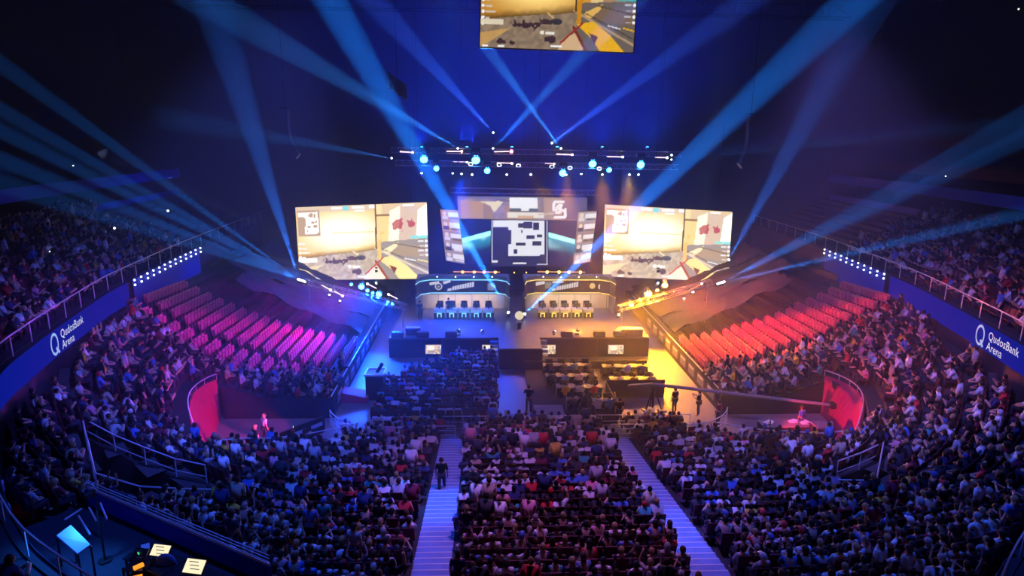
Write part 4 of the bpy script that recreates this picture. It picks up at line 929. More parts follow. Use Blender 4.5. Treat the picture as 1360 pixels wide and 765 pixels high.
def make_person(kind, loc, rz, shirt, hair, hkind, skin, scale, label, group=None):
    P = PROT[kind]; o = new_obj('person', P['body']); o.location = loc; o.rotation_euler = (0, 0, rz); o.scale = (scale,)*3; o.color = (*skin, 1); tag(o, label, 'person', group)
    h = new_obj('cap' if hkind == 'cap' else 'hair', P['hair'][hkind], o); h.color = (*hair, 1)
    s = new_obj('shirt', P['shirt'], o); s.color = (*shirt, 1); new_obj('trousers', P['tr'], o)
    return o
# ---- light version of a figure for the mass of the crowd
def merge_light(kind):
    J = pose(kind); V = []; F = []; K = []; n = 0
    def put(nodes, edges, cls, sub=0):
        nonlocal n
        me = skin_mesh('l', nodes, edges, sub); v = np.empty(len(me.vertices)*3, np.float32); me.vertices.foreach_get('co', v); v = v.reshape(-1, 3)
        f = [[i+n for i in p.vertices] for p in me.polygons]; V.append(v); F.extend(f); K.extend([cls]*len(v)); n += len(v); bpy.data.meshes.remove(me)
    put({'hip': (J['hip'], (.17, .14)), 'chest': (J['chest'], (.17, .125)), 'col': (tuple(Vector(J['neck'])), .07), 'shol': (J['shol'], .075), 'shor': (J['shor'], .075), 'elbl': (J['elbl'], .055), 'elbr': (J['elbr'], .055)},
        [('hip', 'chest'), ('chest', 'col'), ('chest', 'shol'), ('chest', 'shor'), ('shol', 'elbl'), ('shor', 'elbr')], 0)
    for s in 'lr': put({'a': (J['elb'+s], .048), 'b': (J['han'+s], .04)}, [('a', 'b')], 1)
    h = Vector(J['head'])
    mb = MB().sphere(h+Vector((0, .015, .02)), .1, 6, 4, sc=(.9, .95, 1.25)); V.append(np.array(mb.v)); F.extend([[i+n for i in f] for f in mb.f]); K.extend([1]*len(mb.v)); n += len(mb.v)
    mb = MB().sphere(h+Vector((0, -.015, .055)), .113, 7, 4, sc=(.92, 1, 1.1), v1=.72); V.append(np.array(mb.v)); F.extend([[i+n for i in f] for f in mb.f]); K.extend([2]*len(mb.v)); n += len(mb.v)
    for s in 'lr': put({'a': (J['hj'+s], .1), 'b': (J['kne'+s], .075), 'c': (J['ank'+s], .055)}, [('a', 'b'), ('b', 'c')], 3)
    return np.concatenate(V).astype(np.float32), F, np.array(K)
LIGHT = {k: merge_light(k) for k in ('lap', 'crossed', 'lean', 'clap', 'fist', 'up', 'stand')}

# ---- where people and empty seats are
EMPTY_L = [(-11, 47.9), (-16, 46.9), (-23.5, 45.5), (-27, 45), (-27, 41), (-22, 38.8), (-18.2, 37.9), (-15.3, 39.4), (-12.6, 42.5), (-11, 43)]
EMPTY_R = [(11, 47.9), (17.8, 47), (25.8, 46), (28, 45.5), (28, 40.5), (23.4, 40.4), (15.2, 39.9), (12, 42), (11, 42.2)]
AISLE_T = [TL-3.9, TL-10.9, TL+TA*.33, TL+TA*.72]
AISLE_T = AISLE_T+[TT-t for t in AISLE_T]
seats = []     # (x, y, z, face angle, block, row, t)
empties = []
tf = np.arange(0, TT, .02)
CPf = np.stack([np.interp(tf, TS, CP[:, k]) for k in (0, 1)], 1); CNf = np.stack([np.interp(tf, TS, CN[:, k]) for k in (0, 1)], 1); CNf /= np.hypot(CNf[:, 0], CNf[:, 1])[:, None]
SMf = np.interp(tf, TS, SM); Z0f = np.interp(tf, TS, Z0); SLf = np.interp(tf, TS, SL); CUf = np.interp(tf, TS, CURV)
for k in range(26):
    s = k*ROW+.34; P = CPf+CNf*s; d = np.concatenate([[0], np.cumsum(np.hypot(*np.diff(P, axis=0).T))]); n = int(d[-1]/.5)
    for q in range(n):
        u = (q+.5)*.5; i = int(np.searchsorted(d, u)); i = min(i, len(tf)-1)
        if s+.2 > SMf[i]: continue
        x, y = P[i]; t = tf[i]
        if cut(x, y) or cut(x-CNf[i][0]*.6, y-CNf[i][1]*.6) or cut(x+CNf[i][0]*.4, y+CNf[i][1]*.4): continue
        if abs(abs(x)-4.62) < .84 and y < NY+.1: continue
        wid = d[min(i+1, len(d)-1)]-d[max(i-1, 0)]; mpt = wid/.04
        if any(abs(t-a)*mpt < .5 for a in AISLE_T): continue
        if y > 48.3: continue
        z = Z0f[i]+SLf[i]*ROW*k+CUf[i]*(ROW*k)**2; ang = math.atan2(-CNf[i][1], -CNf[i][0])
        if inpoly(x, y, EMPTY_L) or inpoly(x, y, EMPTY_R) or (y > 45.6 and abs(x) > 12): empties.append((x, y, z, ang, k)); continue
        blk = 'centre' if abs(x) < 4.7 and y < NY else ('left' if x < 0 else 'right')
        seats.append((x, y, z, ang, blk, k, 'bowl'))
# floor-level rows in front of the stand and on the arena floor
for r in range(2):
    for q in range(36):
        x = -8.9+.5*q; y = 33.9-.0+r*(-.0)+ (0.55 if r else -.35)
        if abs(abs(x)-4.62) < .75: continue
        if abs(x) > 8.3 and r == 0: continue
        seats.append((x, y, .05 if r else .2, math.pi/2, 'front', r, 'front'))
for r in range(14):
    y = 35.9+.82*r; xl = -9.4 if r < 8 else -9.4+(r-7)*.75; xr = -2.0
    if r > 10: xl = max(xl, -7.2)
    q = 0; x = xl
    while x < xr:
        seats.append((x+.1*((r*7) % 3), y, 0, math.pi/2, 'floor', r, 'floor'))
        x += .5
for x0, x1, y, _, n in DESKS:                          # crew sit on the viewer's side of the desks
    for k in range(n): seats.append((x0+(x1-x0)*(k+.5)/n+RNG.uniform(-.1, .1), y-.75, .3, math.pi/2, 'crew', 0, 'crew'))
# upper tiers
for k in range(UN):
    for i in range(0, len(QO)):
        p = QO[i]+QN[i]*(1.35+k*UROW)
        if abs(p[0]) < 10 or p[1] > 52: continue
        seats.append((p[0], p[1], 7.6+k*URISE+gdz(QO[i]), math.atan2(-QN[i][1], -QN[i][0]), 'upper', k, 'upper'))
dens = {'bowl': .93, 'front': .95, 'floor': .95, 'crew': 1., 'upper': .72}
STAGE = (0., 54.)
people = []
for sidx, (x, y, z, ang, blk, k, zone) in enumerate(seats):
    if RNG.rand() > dens[zone]: continue
    px, py, sc = proj((x, y, z+.8))
    if not (-60 < px < 1420 and -60 < py < 840): continue
    fa = math.atan2(STAGE[1]-y, STAGE[0]-x); dx = math.cos(ang)*.55+math.cos(fa)*.45; dy = math.sin(ang)*.55+math.sin(fa)*.45
    rz = math.atan2(dy, dx)-math.pi/2+RNG.uniform(-.25, .25)
    kind = RNG.choice(['lap', 'crossed', 'lean', 'clap', 'fist', 'up', 'stand'], p=[.36, .2, .2, .1, .04, .02, .08]); 
    if zone in ('crew', 'floor') and kind in ('stand', 'up'): kind = 'lap'
    if zone == 'bowl' and blk == 'centre' and k in (3, 4) and RNG.rand() < .45: kind = 'stand'
    people.append(dict(x=x+RNG.uniform(-.05, .05), y=y+RNG.uniform(-.05, .05), z=z, rz=rz, kind=kind, s=RNG.choice(len(SHIRTS), p=SW), h=RNG.choice(len(HAIRS), p=HW),
        hk=RNG.choice(['short', 'long', 'cap'], p=[.78, .15, .07]), sk=RNG.choice(len(SKINS), p=[.34, .3, .16, .16, .04]), cap=RNG.randint(4), sc=RNG.uniform(.94, 1.08), blk=blk, k=k, zone=zone, px=px, py=py, ps=sc))
N_IND = 278
inv = [p for p in people if 0 < p['px'] < 1360 and 0 < p['py'] < 765 and p['zone'] in ('bowl',)]
inv.sort(key=lambda p: -p['ps']); IND = inv[:N_IND]; ids = set(id(p) for p in IND)
REST = [p for p in people if id(p) not in ids]
ONES = ['', 'first', 'second', 'third', 'fourth', 'fifth', 'sixth', 'seventh', 'eighth', 'ninth', 'tenth', 'eleventh', 'twelfth', 'thirteenth', 'fourteenth', 'fifteenth', 'sixteenth', 'seventeenth', 'eighteenth', 'nineteenth', 'twentieth']
def ordn(n):
    if n <= 20: return ONES[n]
    return {2: 'twenty-', 3: 'thirty-', 4: 'forty-'}.get(n//10, 'fifty-')+ONES[n % 10] if n % 10 else {3: 'thirtieth', 4: 'fortieth', 5: 'fiftieth'}[n//10]
rows = {}
for p in IND: rows.setdefault((p['blk'], p['k']), []).append(p)
for blk in ('left', 'centre', 'right'):
    ks = sorted([k for b, k in rows if b == blk], reverse=True)
    for ri, k in enumerate(ks):
        L = sorted(rows[(blk, k)], key=lambda p: -p['x'] if blk == 'left' else p['x'])
        for n, p in enumerate(L):
            p['where'] = '%s %s, %s row up' % (ordn(n+1), {'left': 'left of the left steps', 'centre': 'right of the left steps', 'right': 'right of the right steps'}[blk], ordn(ri+1))
for p in IND:
    sn, scol, _ = SHIRTS[p['s']]; hn, hcol, _ = HAIRS[p['h']]
    if p['hk'] == 'cap': hn, hcol = CAPC[p['cap']]; hd = '%s-capped' % hn
    else: hd = '%s-haired' % hn
    lab = '%s person in %s top, %s' % (hd, sn, p['where'])
    make_person(p['kind'], (p['x'], p['y'], p['z']), p['rz'], scol, hcol, p['hk'], SKINS[p['sk']], p['sc'], lab, 'spectators in the nearest rows')
# named figures standing about
def fig(kind, px, py, z, face, shirt, hair, lab, sc=1.0, hk='short', sk=1):
    p = on_z(px, py, z); f = math.atan2(face[1]-p.y, face[0]-p.x)-math.pi/2
    sd = dict((a, b) for a, b, _ in SHIRTS); hd = dict((a, b) for a, b, _ in HAIRS)
    return make_person(kind, p, f, sd[shirt], hd[hair], hk, SKINS[sk], sc, lab, None)
fig('stand', 895, 548, 0, (0, 54), 'black', 'brown', 'lone person in dark clothes standing on the orange-lit floor by the crane')
fig('camera', 702, 549, .0, (0, 54), 'black', 'black', 'camera operator in black standing on the centre ramp', 1.12)
fig('walk', 587, 656, 1.2, (-4.6, 0), 'black', 'black', 'person in black climbing the left aisle steps', 1.05)
fig('stand', 341, 603, 0, (-5, 50), 'black', 'fair', 'person in dark jacket standing in the left tunnel, nearer the red wall')
fig('stand', 353, 587, 0, (-5, 45), 'white', 'fair', 'person in white top standing in the left tunnel behind the dark-jacketed one')
fig('stand', 953, 566, 0, (0, 50), 'maroon', 'brown', 'person standing at the mouth of the right tunnel under the crane arm')
fig('camera', 927, 552, 0, (5, 40), 'dark grey', 'black', 'crane operator beside the floor corner right of the crane')
fig('stand', 822, 563, 0, (5, 50), 'black', 'black', 'person standing at the gap in the barrier left of the crane')
fig('stand', 1062, 575, 0, (9, 50), 'blue', 'brown', 'person in blue standing behind the dark counter, right tunnel')
fig('stand', 596, 421, T, (-3, 40), 'navy', 'black', 'coach in navy standing behind the desks of the left team booth')
fig('stand', 558, 424, T, (-3, 40), 'navy', 'black', 'person in navy standing at the left end of the left booth', .95)
for sx, x0, x1, nm in ((-1, -7.2, -1.9, 'left'), (1, 1.75, 6.75, 'right')):
    for k in range(5):
        x = x0+(x1-x0)*(k+.5)/5
        make_person('lap', (x, 54.35, T), math.pi, (.5, .4, .38) if sx > 0 else (.06, .08, .2), HAIRS[k % 2][1], 'short', SKINS[k % 3], 1.0, '%s seated player in the %s team booth' % (ORD[k], nm), 'players in the booths')
        c = empty('gaming_chair', (x, 54.5, T), '%s gaming chair in the %s team booth' % (ORD[k], nm), 'chair', 'gaming chairs')
        MB().bb((x-.26, 54.2, T+.36), (x+.26, 54.62, T+.44)).build('seat', M['blkp'], c); MB().bb((x-.27, 54.6, T+.44), (x+.27, 54.68, T+1.22)).build('backrest', M['blkp'], c); MB().tube((x, 54.42, T), (x, 54.42, T+.36), .05, 6).build('column', M['blackm'], c)
# ---- mass of the crowd, one object
Vs = []; Fs = []; Cs = []; n = 0
cls_tr = np.array([.03, .035, .06])
for p in REST:
    v, f, K = LIGHT[p['kind']]; c, s = math.cos(p['rz']), math.sin(p['rz']); k = p['sc']
    Vs.append(np.stack([(v[:, 0]*c-v[:, 1]*s)*k+p['x'], (v[:, 0]*s+v[:, 1]*c)*k+p['y'], v[:, 2]*k+p['z']], 1))
    cols = np.array([SHIRTS[p['s']][1], SKINS[p['sk']], CAPC[p['cap']][1] if p['hk'] == 'cap' else HAIRS[p['h']][1], cls_tr])
    Cs.append(cols[K]); Fs.append((f, n)); n += len(v)
def big_mesh(name, Vs, Fs, Cs, mat):
    V = np.concatenate(Vs); me = bpy.data.meshes.new(name); loops = []; tot = []
    cache = {}
    for f, off in Fs:
        key = id(f)
        if key not in cache: cache[key] = (np.array([i for q in f for i in q], np.int32), np.array([len(q) for q in f], np.int32))
        a, b = cache[key]; loops.append(a+off); tot.append(b)
    loops = np.concatenate(loops); tot = np.concatenate(tot); me.vertices.add(len(V)); me.vertices.foreach_set('co', V.astype(np.float32).ravel())
    me.loops.add(len(loops)); me.loops.foreach_set('vertex_index', loops); me.polygons.add(len(tot)); st = np.concatenate([[0], np.cumsum(tot)[:-1]]).astype(np.int32)
    me.polygons.foreach_set('loop_start', st); me.polygons.foreach_set('loop_total', tot); me.polygons.foreach_set('use_smooth', [True]*len(tot))
    me.update(calc_edges=True); me.validate()
    if Cs is not None:
        Cc = np.concatenate(Cs); ca = me.color_attributes.new('Col', 'FLOAT_COLOR', 'POINT'); ca.data.foreach_set('color', np.concatenate([Cc, np.ones((len(Cc), 1))], 1).astype(np.float32).ravel())
    me.materials.append(mat); return me
o = new_obj('crowd', big_mesh('crowd', Vs, Fs, Cs, M['person'])); tag(o, 'seated spectators filling the stands and floor beyond the nearest rows', 'crowd', kind='stuff')
print('people', len(people), 'rest', len(REST), 'faces', sum(len(f) for f, _ in Fs), 'empties', len(empties))
# ---------------------------------------------------------------- seats
def seat_mb(folded):
    mb = MB(); mb.add([(-.205, -.06, .4), (.205, -.06, .4), (.205, -.16, .95), (-.205, -.16, .95), (-.205, -.11, .4), (.205, -.11, .4), (.205, -.21, .95), (-.205, -.21, .95)], [(0, 1, 2, 3), (7, 6, 5, 4), (0, 4, 5, 1), (1, 5, 6, 2), (2, 6, 7, 3), (3, 7, 4, 0)])
    if folded: mb.box((0, .0, .62), (.41, .08, .46))
    else: mb.box((0, .15, .42), (.42, .42, .06))
    mb.box((0, -.08, .2), (.08, .08, .42)); return mb
sm = seat_mb(True); sme = sm.mesh('stadium_seat', M['seat'])
E2 = []
for (x, y, z, ang, k) in empties:
    px, py, sc = proj((x, y, z+.6)); E2.append((sc, x, y, z, ang, k, px, py))
vis = sorted([e for e in E2 if 0 < e[6] < 1360], key=lambda e: -e[0])[:296]; vset = set(vis)
for sx, nm in ((-1, 'left'), (1, 'right')):
    byrow = {}
    for e in vis:
        if e[1]*sx > 0: byrow.setdefault(e[5], []).append(e)
    for k, L in byrow.items():
        for n_, e in enumerate(sorted(L, key=lambda e: e[2])):
            o = new_obj('stadium_seat', sme); o.location = (e[1], e[2], e[3]); o.rotation_euler = (0, 0, e[4]-math.pi/2)
            tag(o, 'empty red folding seat, %s stand, %s row above the floor wall, %s from the crowd' % (nm, ordn(k+1), ordn(n_+1)), 'seat', 'empty red seats')
def mass_seats(name, items, mb, mat, label):
    v = np.array(mb.v); Vs = []; Fs = []; n = 0
    for (x, y, z, a) in items:
        c, s = math.cos(a), math.sin(a); Vs.append(np.stack([v[:, 0]*c-v[:, 1]*s+x, v[:, 0]*s+v[:, 1]*c+y, v[:, 2]+z], 1)); Fs.append((mb.f, n)); n += len(v)
    me = big_mesh(name, Vs, Fs, None, mat); me.polygons.foreach_set('use_smooth', [False]*len(me.polygons)); o = new_obj(name, me); tag(o, label, 'seat', kind='stuff')
mass_seats('stadium_seats', [(e[1], e[2], e[3], e[4]-math.pi/2) for e in E2 if e not in vset], sm, M['seat'], 'further empty red folding seats in the side stands')
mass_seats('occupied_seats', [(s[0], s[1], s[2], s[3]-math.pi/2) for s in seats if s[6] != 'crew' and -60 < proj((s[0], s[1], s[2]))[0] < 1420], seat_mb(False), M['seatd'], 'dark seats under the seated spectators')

# ---------------------------------------------------------------- lamps
M['lens_blue'] = emit('lens_blue', (.045, .4, 1), 18); M['lens_white'] = emit('lens_white', (.8, .9, 1), 14); M['lens_red'] = emit('lens_red', (1, .12, .2), 10); M['lens_amber'] = emit('lens_amber', (1, .55, .1), 12)
M['lens_soft'] = emit('lens_soft', (1, .9, .8), 1.5); M['lens_pink'] = emit('lens_pink', (1, .55, .5), 10); M['lens_orange'] = emit('lens_orange', (1, .25, .04), 12); M['tube_pink'] = emit('tube_pink', (1, .7, .8), 2.2); M['tube_orange'] = emit('tube_orange', (1, .4, .12), 1.3)
TF = (at_y(525, 216, 57), at_y(900, 222, 57)); TR = (at_y(520, 199, 60), at_y(905, 205, 60))
def hang(p, tr, o):
    u = (p.x-tr[0].x)/(tr[1].x-tr[0].x); q = tr[0].lerp(tr[1], u); MB().tube(p, q+Vector((0, -.2, -.2)), .02, 4).build('hanger', M['blackm'], o)
def head(p, d, r, lens, lab, group, cat='light', name='moving_head_light'):
    """moving head: base on the truss, yoke, tilted head, glowing lens"""
    p = Vector(p); d = Vector(d).normalized(); o = empty(name, p, lab, cat, group); x = d.orthogonal().normalized() if abs(d.z) > .95 else d.cross(Vector((0, 0, 1))).normalized()
    up_ = p.z > 6 or name == 'hung'
    sgn = 1 if up_ else -1
    MB().box(p+Vector((0, .12, sgn*(r*1.6+.1)))-d*r, (r*2, r*1.6, r*.9)).build('base', M['blkp'], o)
    if 11 < p.z < 20 and 56 < p.y < 58: hang(p+Vector((0, .12, r*1.6))-d*r, TF, o)
    y = MB()
    for s in (-1, 1): y.tube(p-d*r+x*s*r*1.15, p+Vector((0, .12, sgn*(r*1.4)))-d*r+x*s*r*.9, r*.16, 4)
    y.build('yoke', M['blkp'], o)
    MB().tube(p-d*r*2.2, p-d*.01, r*.75, 10, r*1.05).build('head', M['blkp'], o)
    MB().sphere(p-d*r*.35, r*.98, 12, 6).build('lens', M[lens], o, True)
    return o
def beam(p, d, col, power, deg, lab, r=.09, lens='lens_white', group='beam lights', blend=.15, rad=.05):
    o = head(p, d, r, lens, lab, group); q = Vector(p)+Vector(d).normalized()*r
    spot('beam', q, q+Vector(d), col, power, deg, blend, rad, o); return o
def glow(p, d, col, power, deg, lab, r=.16, lens='lens_blue', group='wash lamps'):
    o = head(p, d, r, lens, lab, group); q = Vector(p)+Vector(d).normalized()*r*1.2
    spot('lamp_light', q, q+Vector(d), col, power, deg, .6, r*.6, o); return o
def bar(a, b, lens, tube, lab, ball=True, r=.05):
    a = Vector(a); b = Vector(b); o = empty('light_bar', a.lerp(b, .5), lab, 'light', 'light bars'); MB().tube(a, b, r, 6).build('tube', M[tube], o); MB().tube(a+Vector((0, .06, .05)), b+Vector((0, .06, .05)), r*.9, 5).build('housing', M['blkp'], o)
    if a.y > 59.5 and a.z > 12: hang(a, TR, o); hang(b, TR, o)
    if ball: MB().sphere(b, r*2.2, 8, 6).build('bulb', M[lens], o, True)
    return o
YF = 56.6
nth = ['first', 'second', 'third', 'fourth', 'fifth', 'sixth', 'seventh', 'eighth', 'ninth', 'tenth', 'eleventh', 'twelfth']
# bright blue wash lamps along the truss, lenses enlarged to take in their flare
for k, (px, py, r) in enumerate(((563, 212, .21), (579.5, 224, .15), (632, 213, .23), (647, 227, .17), (747.5, 230, .2), (787, 218, .21), (809, 226, .14), (851, 219, .21))):
    p = at_y(px, py, YF); glow(p, (Vector((p.x*.6, 30, 0))-p), (.002, .035, 1), 1100, 165, '%s glowing blue wash lamp from the left on the stage truss' % nth[k].capitalize(), r*1.7)
for k, px in enumerate((560, 620, 680, 740, 800, 860)):  # uplights added to give the haze its blue glow
    p = at_y(px, 196, 60.4); o = head(p, Vector((0, .55, 1)), .16, 'lens_blue', '%s added blue uplight from the left on the rear stage truss' % nth[k].capitalize(), 'added rear truss uplights'); q = p+Vector((0, .15, .3))
    spot('lamp_light', q, q+Vector((0, .45, 1)), (.003, .04, 1), 12500, 150, .9, .2, o)
BARS = [((531, 201), (548, 202.5), 'lens_pink', 'tube_pink', 'far left pink bar on the stage truss'), ((593, 201), (613, 201), 'lens_pink', 'tube_pink', 'pink bar left of the red lamp, ball at its end'), ((656, 201.5), (679, 201), 'lens_red', 'tube_pink', 'bright red-tipped bar near the truss centre'),
 ((739, 204.5), (760, 205.5), 'lens_pink', 'tube_pink', 'pink bar right of the truss centre'), ((806, 208), (827, 208.5), 'lens_white', 'tube_pink', 'pale bar above the right blue lamps'), ((870, 209), (886, 209.5), 'lens_white', 'tube_pink', 'far right pale bar on the stage truss'),
 ((602, 214.5), (620, 215), 'lens_white', 'tube_pink', 'small pale bar under the left pink bar'), ((660, 216), (680, 217), 'lens_pink', 'tube_pink', 'small pink bar just under the red-tipped bar'), ((724, 217), (736, 217.5), 'lens_pink', 'tube_pink', 'small reddish bar right of the truss middle')]
for a, b, l, t, lab in BARS: bar(at_y(*a, 59.7), at_y(*b, 59.7), l, t, lab, r=.045)
pr = at_y(679, 201, 59.5); o = empty('red_flood', pr+Vector((0, -.3, 0)), 'round red flood lamp burning at the middle of the stage truss', 'light'); MB().sphere(pr+Vector((0, -.3, 0)), .17, 12, 8).build('lens', M['lens_red'], o, True); MB().tube(pr, pr+Vector((0, -.2, 0)), .2, 10).build('housing', M['blkp'], o); hang(pr, TR, o)
spot('lamp_light', pr+Vector((0, -.5, 0)), (pr.x, 30, 6), (1, .03, .12), 160, 110, .8, .15, o)
for k, (px, py) in enumerate(((625, 218), (663, 219), (688.5, 220), (733, 221.5), (757, 223), (796, 224))):
    p = at_y(px, py, 57.2); o = empty('ring_lamp', p, '%s small white ring lamp from the left under the stage truss' % nth[k].capitalize(), 'light', 'ring lamps'); n = 14; m = MB()
    for q in range(n): a0, a1 = 2*math.pi*q/n, 2*math.pi*(q+1)/n; m.tube(p+Vector((.19*math.cos(a0), 0, .13*math.sin(a0))), p+Vector((.19*math.cos(a1), 0, .13*math.sin(a1))), .03, 4, cap=False)
    m.build('ring', M['bulb'], o); MB().tube(p+Vector((0, .05, 0)), p+Vector((0, .4, 0)), .14, 8).build('housing', M['blkp'], o); hang(p+Vector((0, .3, 0)), TF, o)
# narrow upward beams: (lamp pixel, second pixel on the beam, depth change)
BB = [((608, 197), (400, 75), -26, .30, 2.3, 'pale'), ((655, 176), (540, 50), -24, .3, 2.3, 'blue'), ((655, 197), (775, 70), -24, .8, 1.8, 'pale'), ((745, 197), (600, 0), -26, .85, 1.8, 'pale'), ((733, 190), (945, 35), -26, .3, 2.4, 'blue'),
      ((520, 210), (340, 178), -26, .22, 1.6, 'pale'), ((892, 212), (1230, 176), -28, .4, 1.3, 'pale'), ((892, 206), (1150, 175), -28, .16, 1.4, 'blue')]
PALE = (.03, .26, 1)
for k, (a, b, dy, pw, deg, cn) in enumerate(BB):
    if pw == 0: continue
    p = at_y(*a, 57.6); q = at_y(*b, 57.6+dy); beam(p, q-p, PALE if cn == 'pale' else (.03, .12, 1), pw*7e6*(deg/3)**2*.5, deg, 'beam lamp on the stage truss, %s of the upward beams counted from the left' % nth[[0, 3, 4, 6, 5, 1, 8, 7][k]] if k < 8 else '', .08)
# two big floor beams crossing in front of the screens
for (a, b, lab) in (((675, 415), (440, 2), 'floor beam lamp at the right foot of the left booth'), ((697, 417), (1035, 95), 'floor beam lamp at the left foot of the right booth')):
    p = at_y(*a, 53.2); q = at_y(*b, 34); beam(p, q-p, (.008, .2, 1), 3.2e6, 3.2, lab, .12, group='floor beam lamps', rad=.1)
for (a, b, lab, c) in (((640, 439), (583, 412), 'small lamp on the stage lip sending a thin pale beam left', (.5, .7, 1)), ((737, 440), (820, 405), 'small lamp on the stage lip sending a thin pale beam right', (.9, .75, .8))):
    p = at_y(*a, 48.4); q = at_y(*b, 50.5); beam(p, q-p, c, 200000, 1.8, lab, .09, group='stage lip lamps')
# fans under the side screens
FAN_L = [(215, 240), (205, 262), (235, 290), (250, 312), (285, 335)]
FAN_R = [(1180, 262), (1120, 285), (1090, 312), (1195, 322), (1120, 338)]
fan = ['steepest', 'second', 'middle', 'fourth', 'lowest']
for k, b in enumerate(FAN_L):
    p = at_y(396+2.2*k, 371+.7*k, 52); q = at_y(*b, 40); beam(p, q-p, (.01, .22, 1), 6.5e5, 1.9, '%s lamp of the blue beam fan under the left side screen' % fan[k], .09, group='left beam fan')
for k, b in enumerate(FAN_R):
    p = at_y(962-2.2*k, 374+.7*k, 52); q = at_y(*b, 40); beam(p, q-p, (.01, .22, 1), 6.5e5, 1.9, '%s lamp of the blue beam fan under the right side screen' % fan[k], .09, group='right beam fan')
for (a, b, lab, g) in (((397, 371), (342, 195), 'steep wide beam lamp behind the lower left corner of the left screen', 1), ((968, 345), (1040, 215), 'steep wide beam lamp behind the right screen edge', .7)):
    p = at_y(*a, 54); q = at_y(*b, 44); beam(p, q-p, (.02, .18, 1), 3.8e5*g, 5, lab, .1, group='steep wide beam lamps')
for k, (a, b) in enumerate((((437, 391.5), (455, 372)), ((437, 391.5), (470, 379)), ((449, 399.5), (500, 393)), ((449, 399.5), (478, 385)))):
    p = at_y(a[0]+k, a[1], 51.3); q = at_y(*b, 50.8); beam(p, q-p, PALE, 50000, 4, 'small fan lamp under the left screen truss, %s of four' % nth[k], .07, group='small left fan lamps')
for k, (a, b) in enumerate((((921, 388), (908, 372)), ((921, 388), (922, 372)), ((911, 396.5), (880, 385)), ((911, 396.5), (893, 378)))):
    p = at_y(a[0]-k, a[1], 51.3); q = at_y(*b, 50.8); beam(p, q-p, (.3, .55, 1), 60000, 4, 'small fan lamp under the right screen truss, %s of four' % nth[k], .07, group='small right fan lamps')
# blue lamps under the left screen, amber lamps under the right screen; lenses enlarged to widen the glow
for k, (px, py, r, pw) in enumerate(((466.5, 378, .1, .3), (480, 381, .2, 1), (488, 386, .12, .4), (495, 389, .1, .3), (503, 391, .2, 1), (515.5, 400.5, .1, .3), (521, 403.5, .11, .3))):
    p = at_y(px, py, 51.4); glow(p, Vector((-11-k*.3, 42, 0))-p, (.002, .055, 1), 9500*pw, 85, 'blue lamp on the slanted truss under the left screen, %s from its outer end' % nth[k], r*1.3, group='blue slanted-truss lamps')
for k, (px, py, r, pw) in enumerate(((883, 379, .2, 1), (873, 385.5, .1, .4), (861, 391, .24, 1.2), (850, 398, .1, .4), (838.5, 404, .17, .9), (822, 418, .09, .3))):
    p = at_y(px, py, 51.4); glow(p, Vector((10+k*.4, 42, 0))-p, (1, .33, .003), 6500*pw, 95, 'amber lamp on the slanted truss under the right screen, %s from its outer end' % nth[k], r*1.35, 'lens_amber', group='amber slanted-truss lamps')
for a, b, lab in (((427, 378.5), (439, 385), 'thin pale bar by the outer end of the left slanted truss'), ((444, 386.5), (455, 393), 'thin pale bar at the middle of the left slanted truss'), ((500, 383), (488, 377), 'thin pale bar over the left blue lamps'), ((528, 397), (516, 391), 'thin pale bar at the inner end of the left slanted truss'),
                  ((905, 391), (932, 377), 'thin orange bar at the outer end of the right slanted truss')):
    bar(at_y(*a, 51.2), at_y(*b, 51.2), 'lens_pink', 'tube_pink' if a[0] < 700 else 'tube_orange', lab, r=.04)
# orange battens under the centre screens
for x0, x1, lab in ((602, 664, 'glowing orange four-lamp batten above the left booth'), (714, 777, 'glowing orange four-lamp batten above the right booth')):
    a = at_y(x0, 361, 60.5); b = at_y(x1, 361.5, 60.5); o = bar(a, b, 'lens_orange', 'tube_orange', lab, False, .05)
    for k in range(4): p = a.lerp(b, (.2, .45, .66, .9)[k]); MB().sphere(p+Vector((0, -.08, 0)), .13, 10, 6).build('bulb', M['lens_orange' if x0 < 700 else 'lens_amber'], o, True)
    c = a.lerp(b, .5); spot('lamp_light', c+Vector((0, -.3, 0)), c+Vector((0, -3, -2.5)), (1, .2, .05) if x0 < 700 else (1, .4, .08), 90, 140, .8, .3, o)
for px, lab in ((683, 'faint red bulb left of the gap between battens'), (699, 'faint red bulb right of the gap between battens')):
    p = at_y(px, 362, 60.5); o = empty('small_bulb', p, lab, 'light'); MB().sphere(p, .06, 8, 6).build('bulb', M['lens_orange'], o); MB().tube(p, p+Vector((0, .2, 0)), .06, 6).build('housing', M['blkp'], o)
# strip lights inside the booths
for xc, c, nm in ((-4.65, (1, .84, .74), 'left'), (4.75, (1, .78, .52), 'right')):
    o = empty('booth_strip_light', (xc, 55.6, T+1.6), 'slim strip light inside the %s team booth above the players' % nm, 'light', 'booth strip lights')
    MB().bb((xc-3, 55.62, T+1.56), (xc+3, 55.72, T+1.62)).build('housing', M['blkp'], o); MB().bb((xc-2.95, 55.63, T+1.545), (xc+2.95, 55.71, T+1.558)).build('diffuser', M['lens_soft'], o)
    for x in (-2.9, 2.9): MB().tube((xc+x, 55.67, T+1.6), (xc+x, 56.15, T+1.75), .02, 4).build('bracket', M['blkp'], o)
    d = bpy.data.lights.new('strip_glow', 'AREA'); d.shape = 'RECTANGLE'; d.size = 5.8; d.size_y = .1; d.energy = 110; d.color = c; l = new_obj('strip_glow', d, o); l.location = (0, .0, -.08); l.rotation_euler = (R(8), 0, 0)
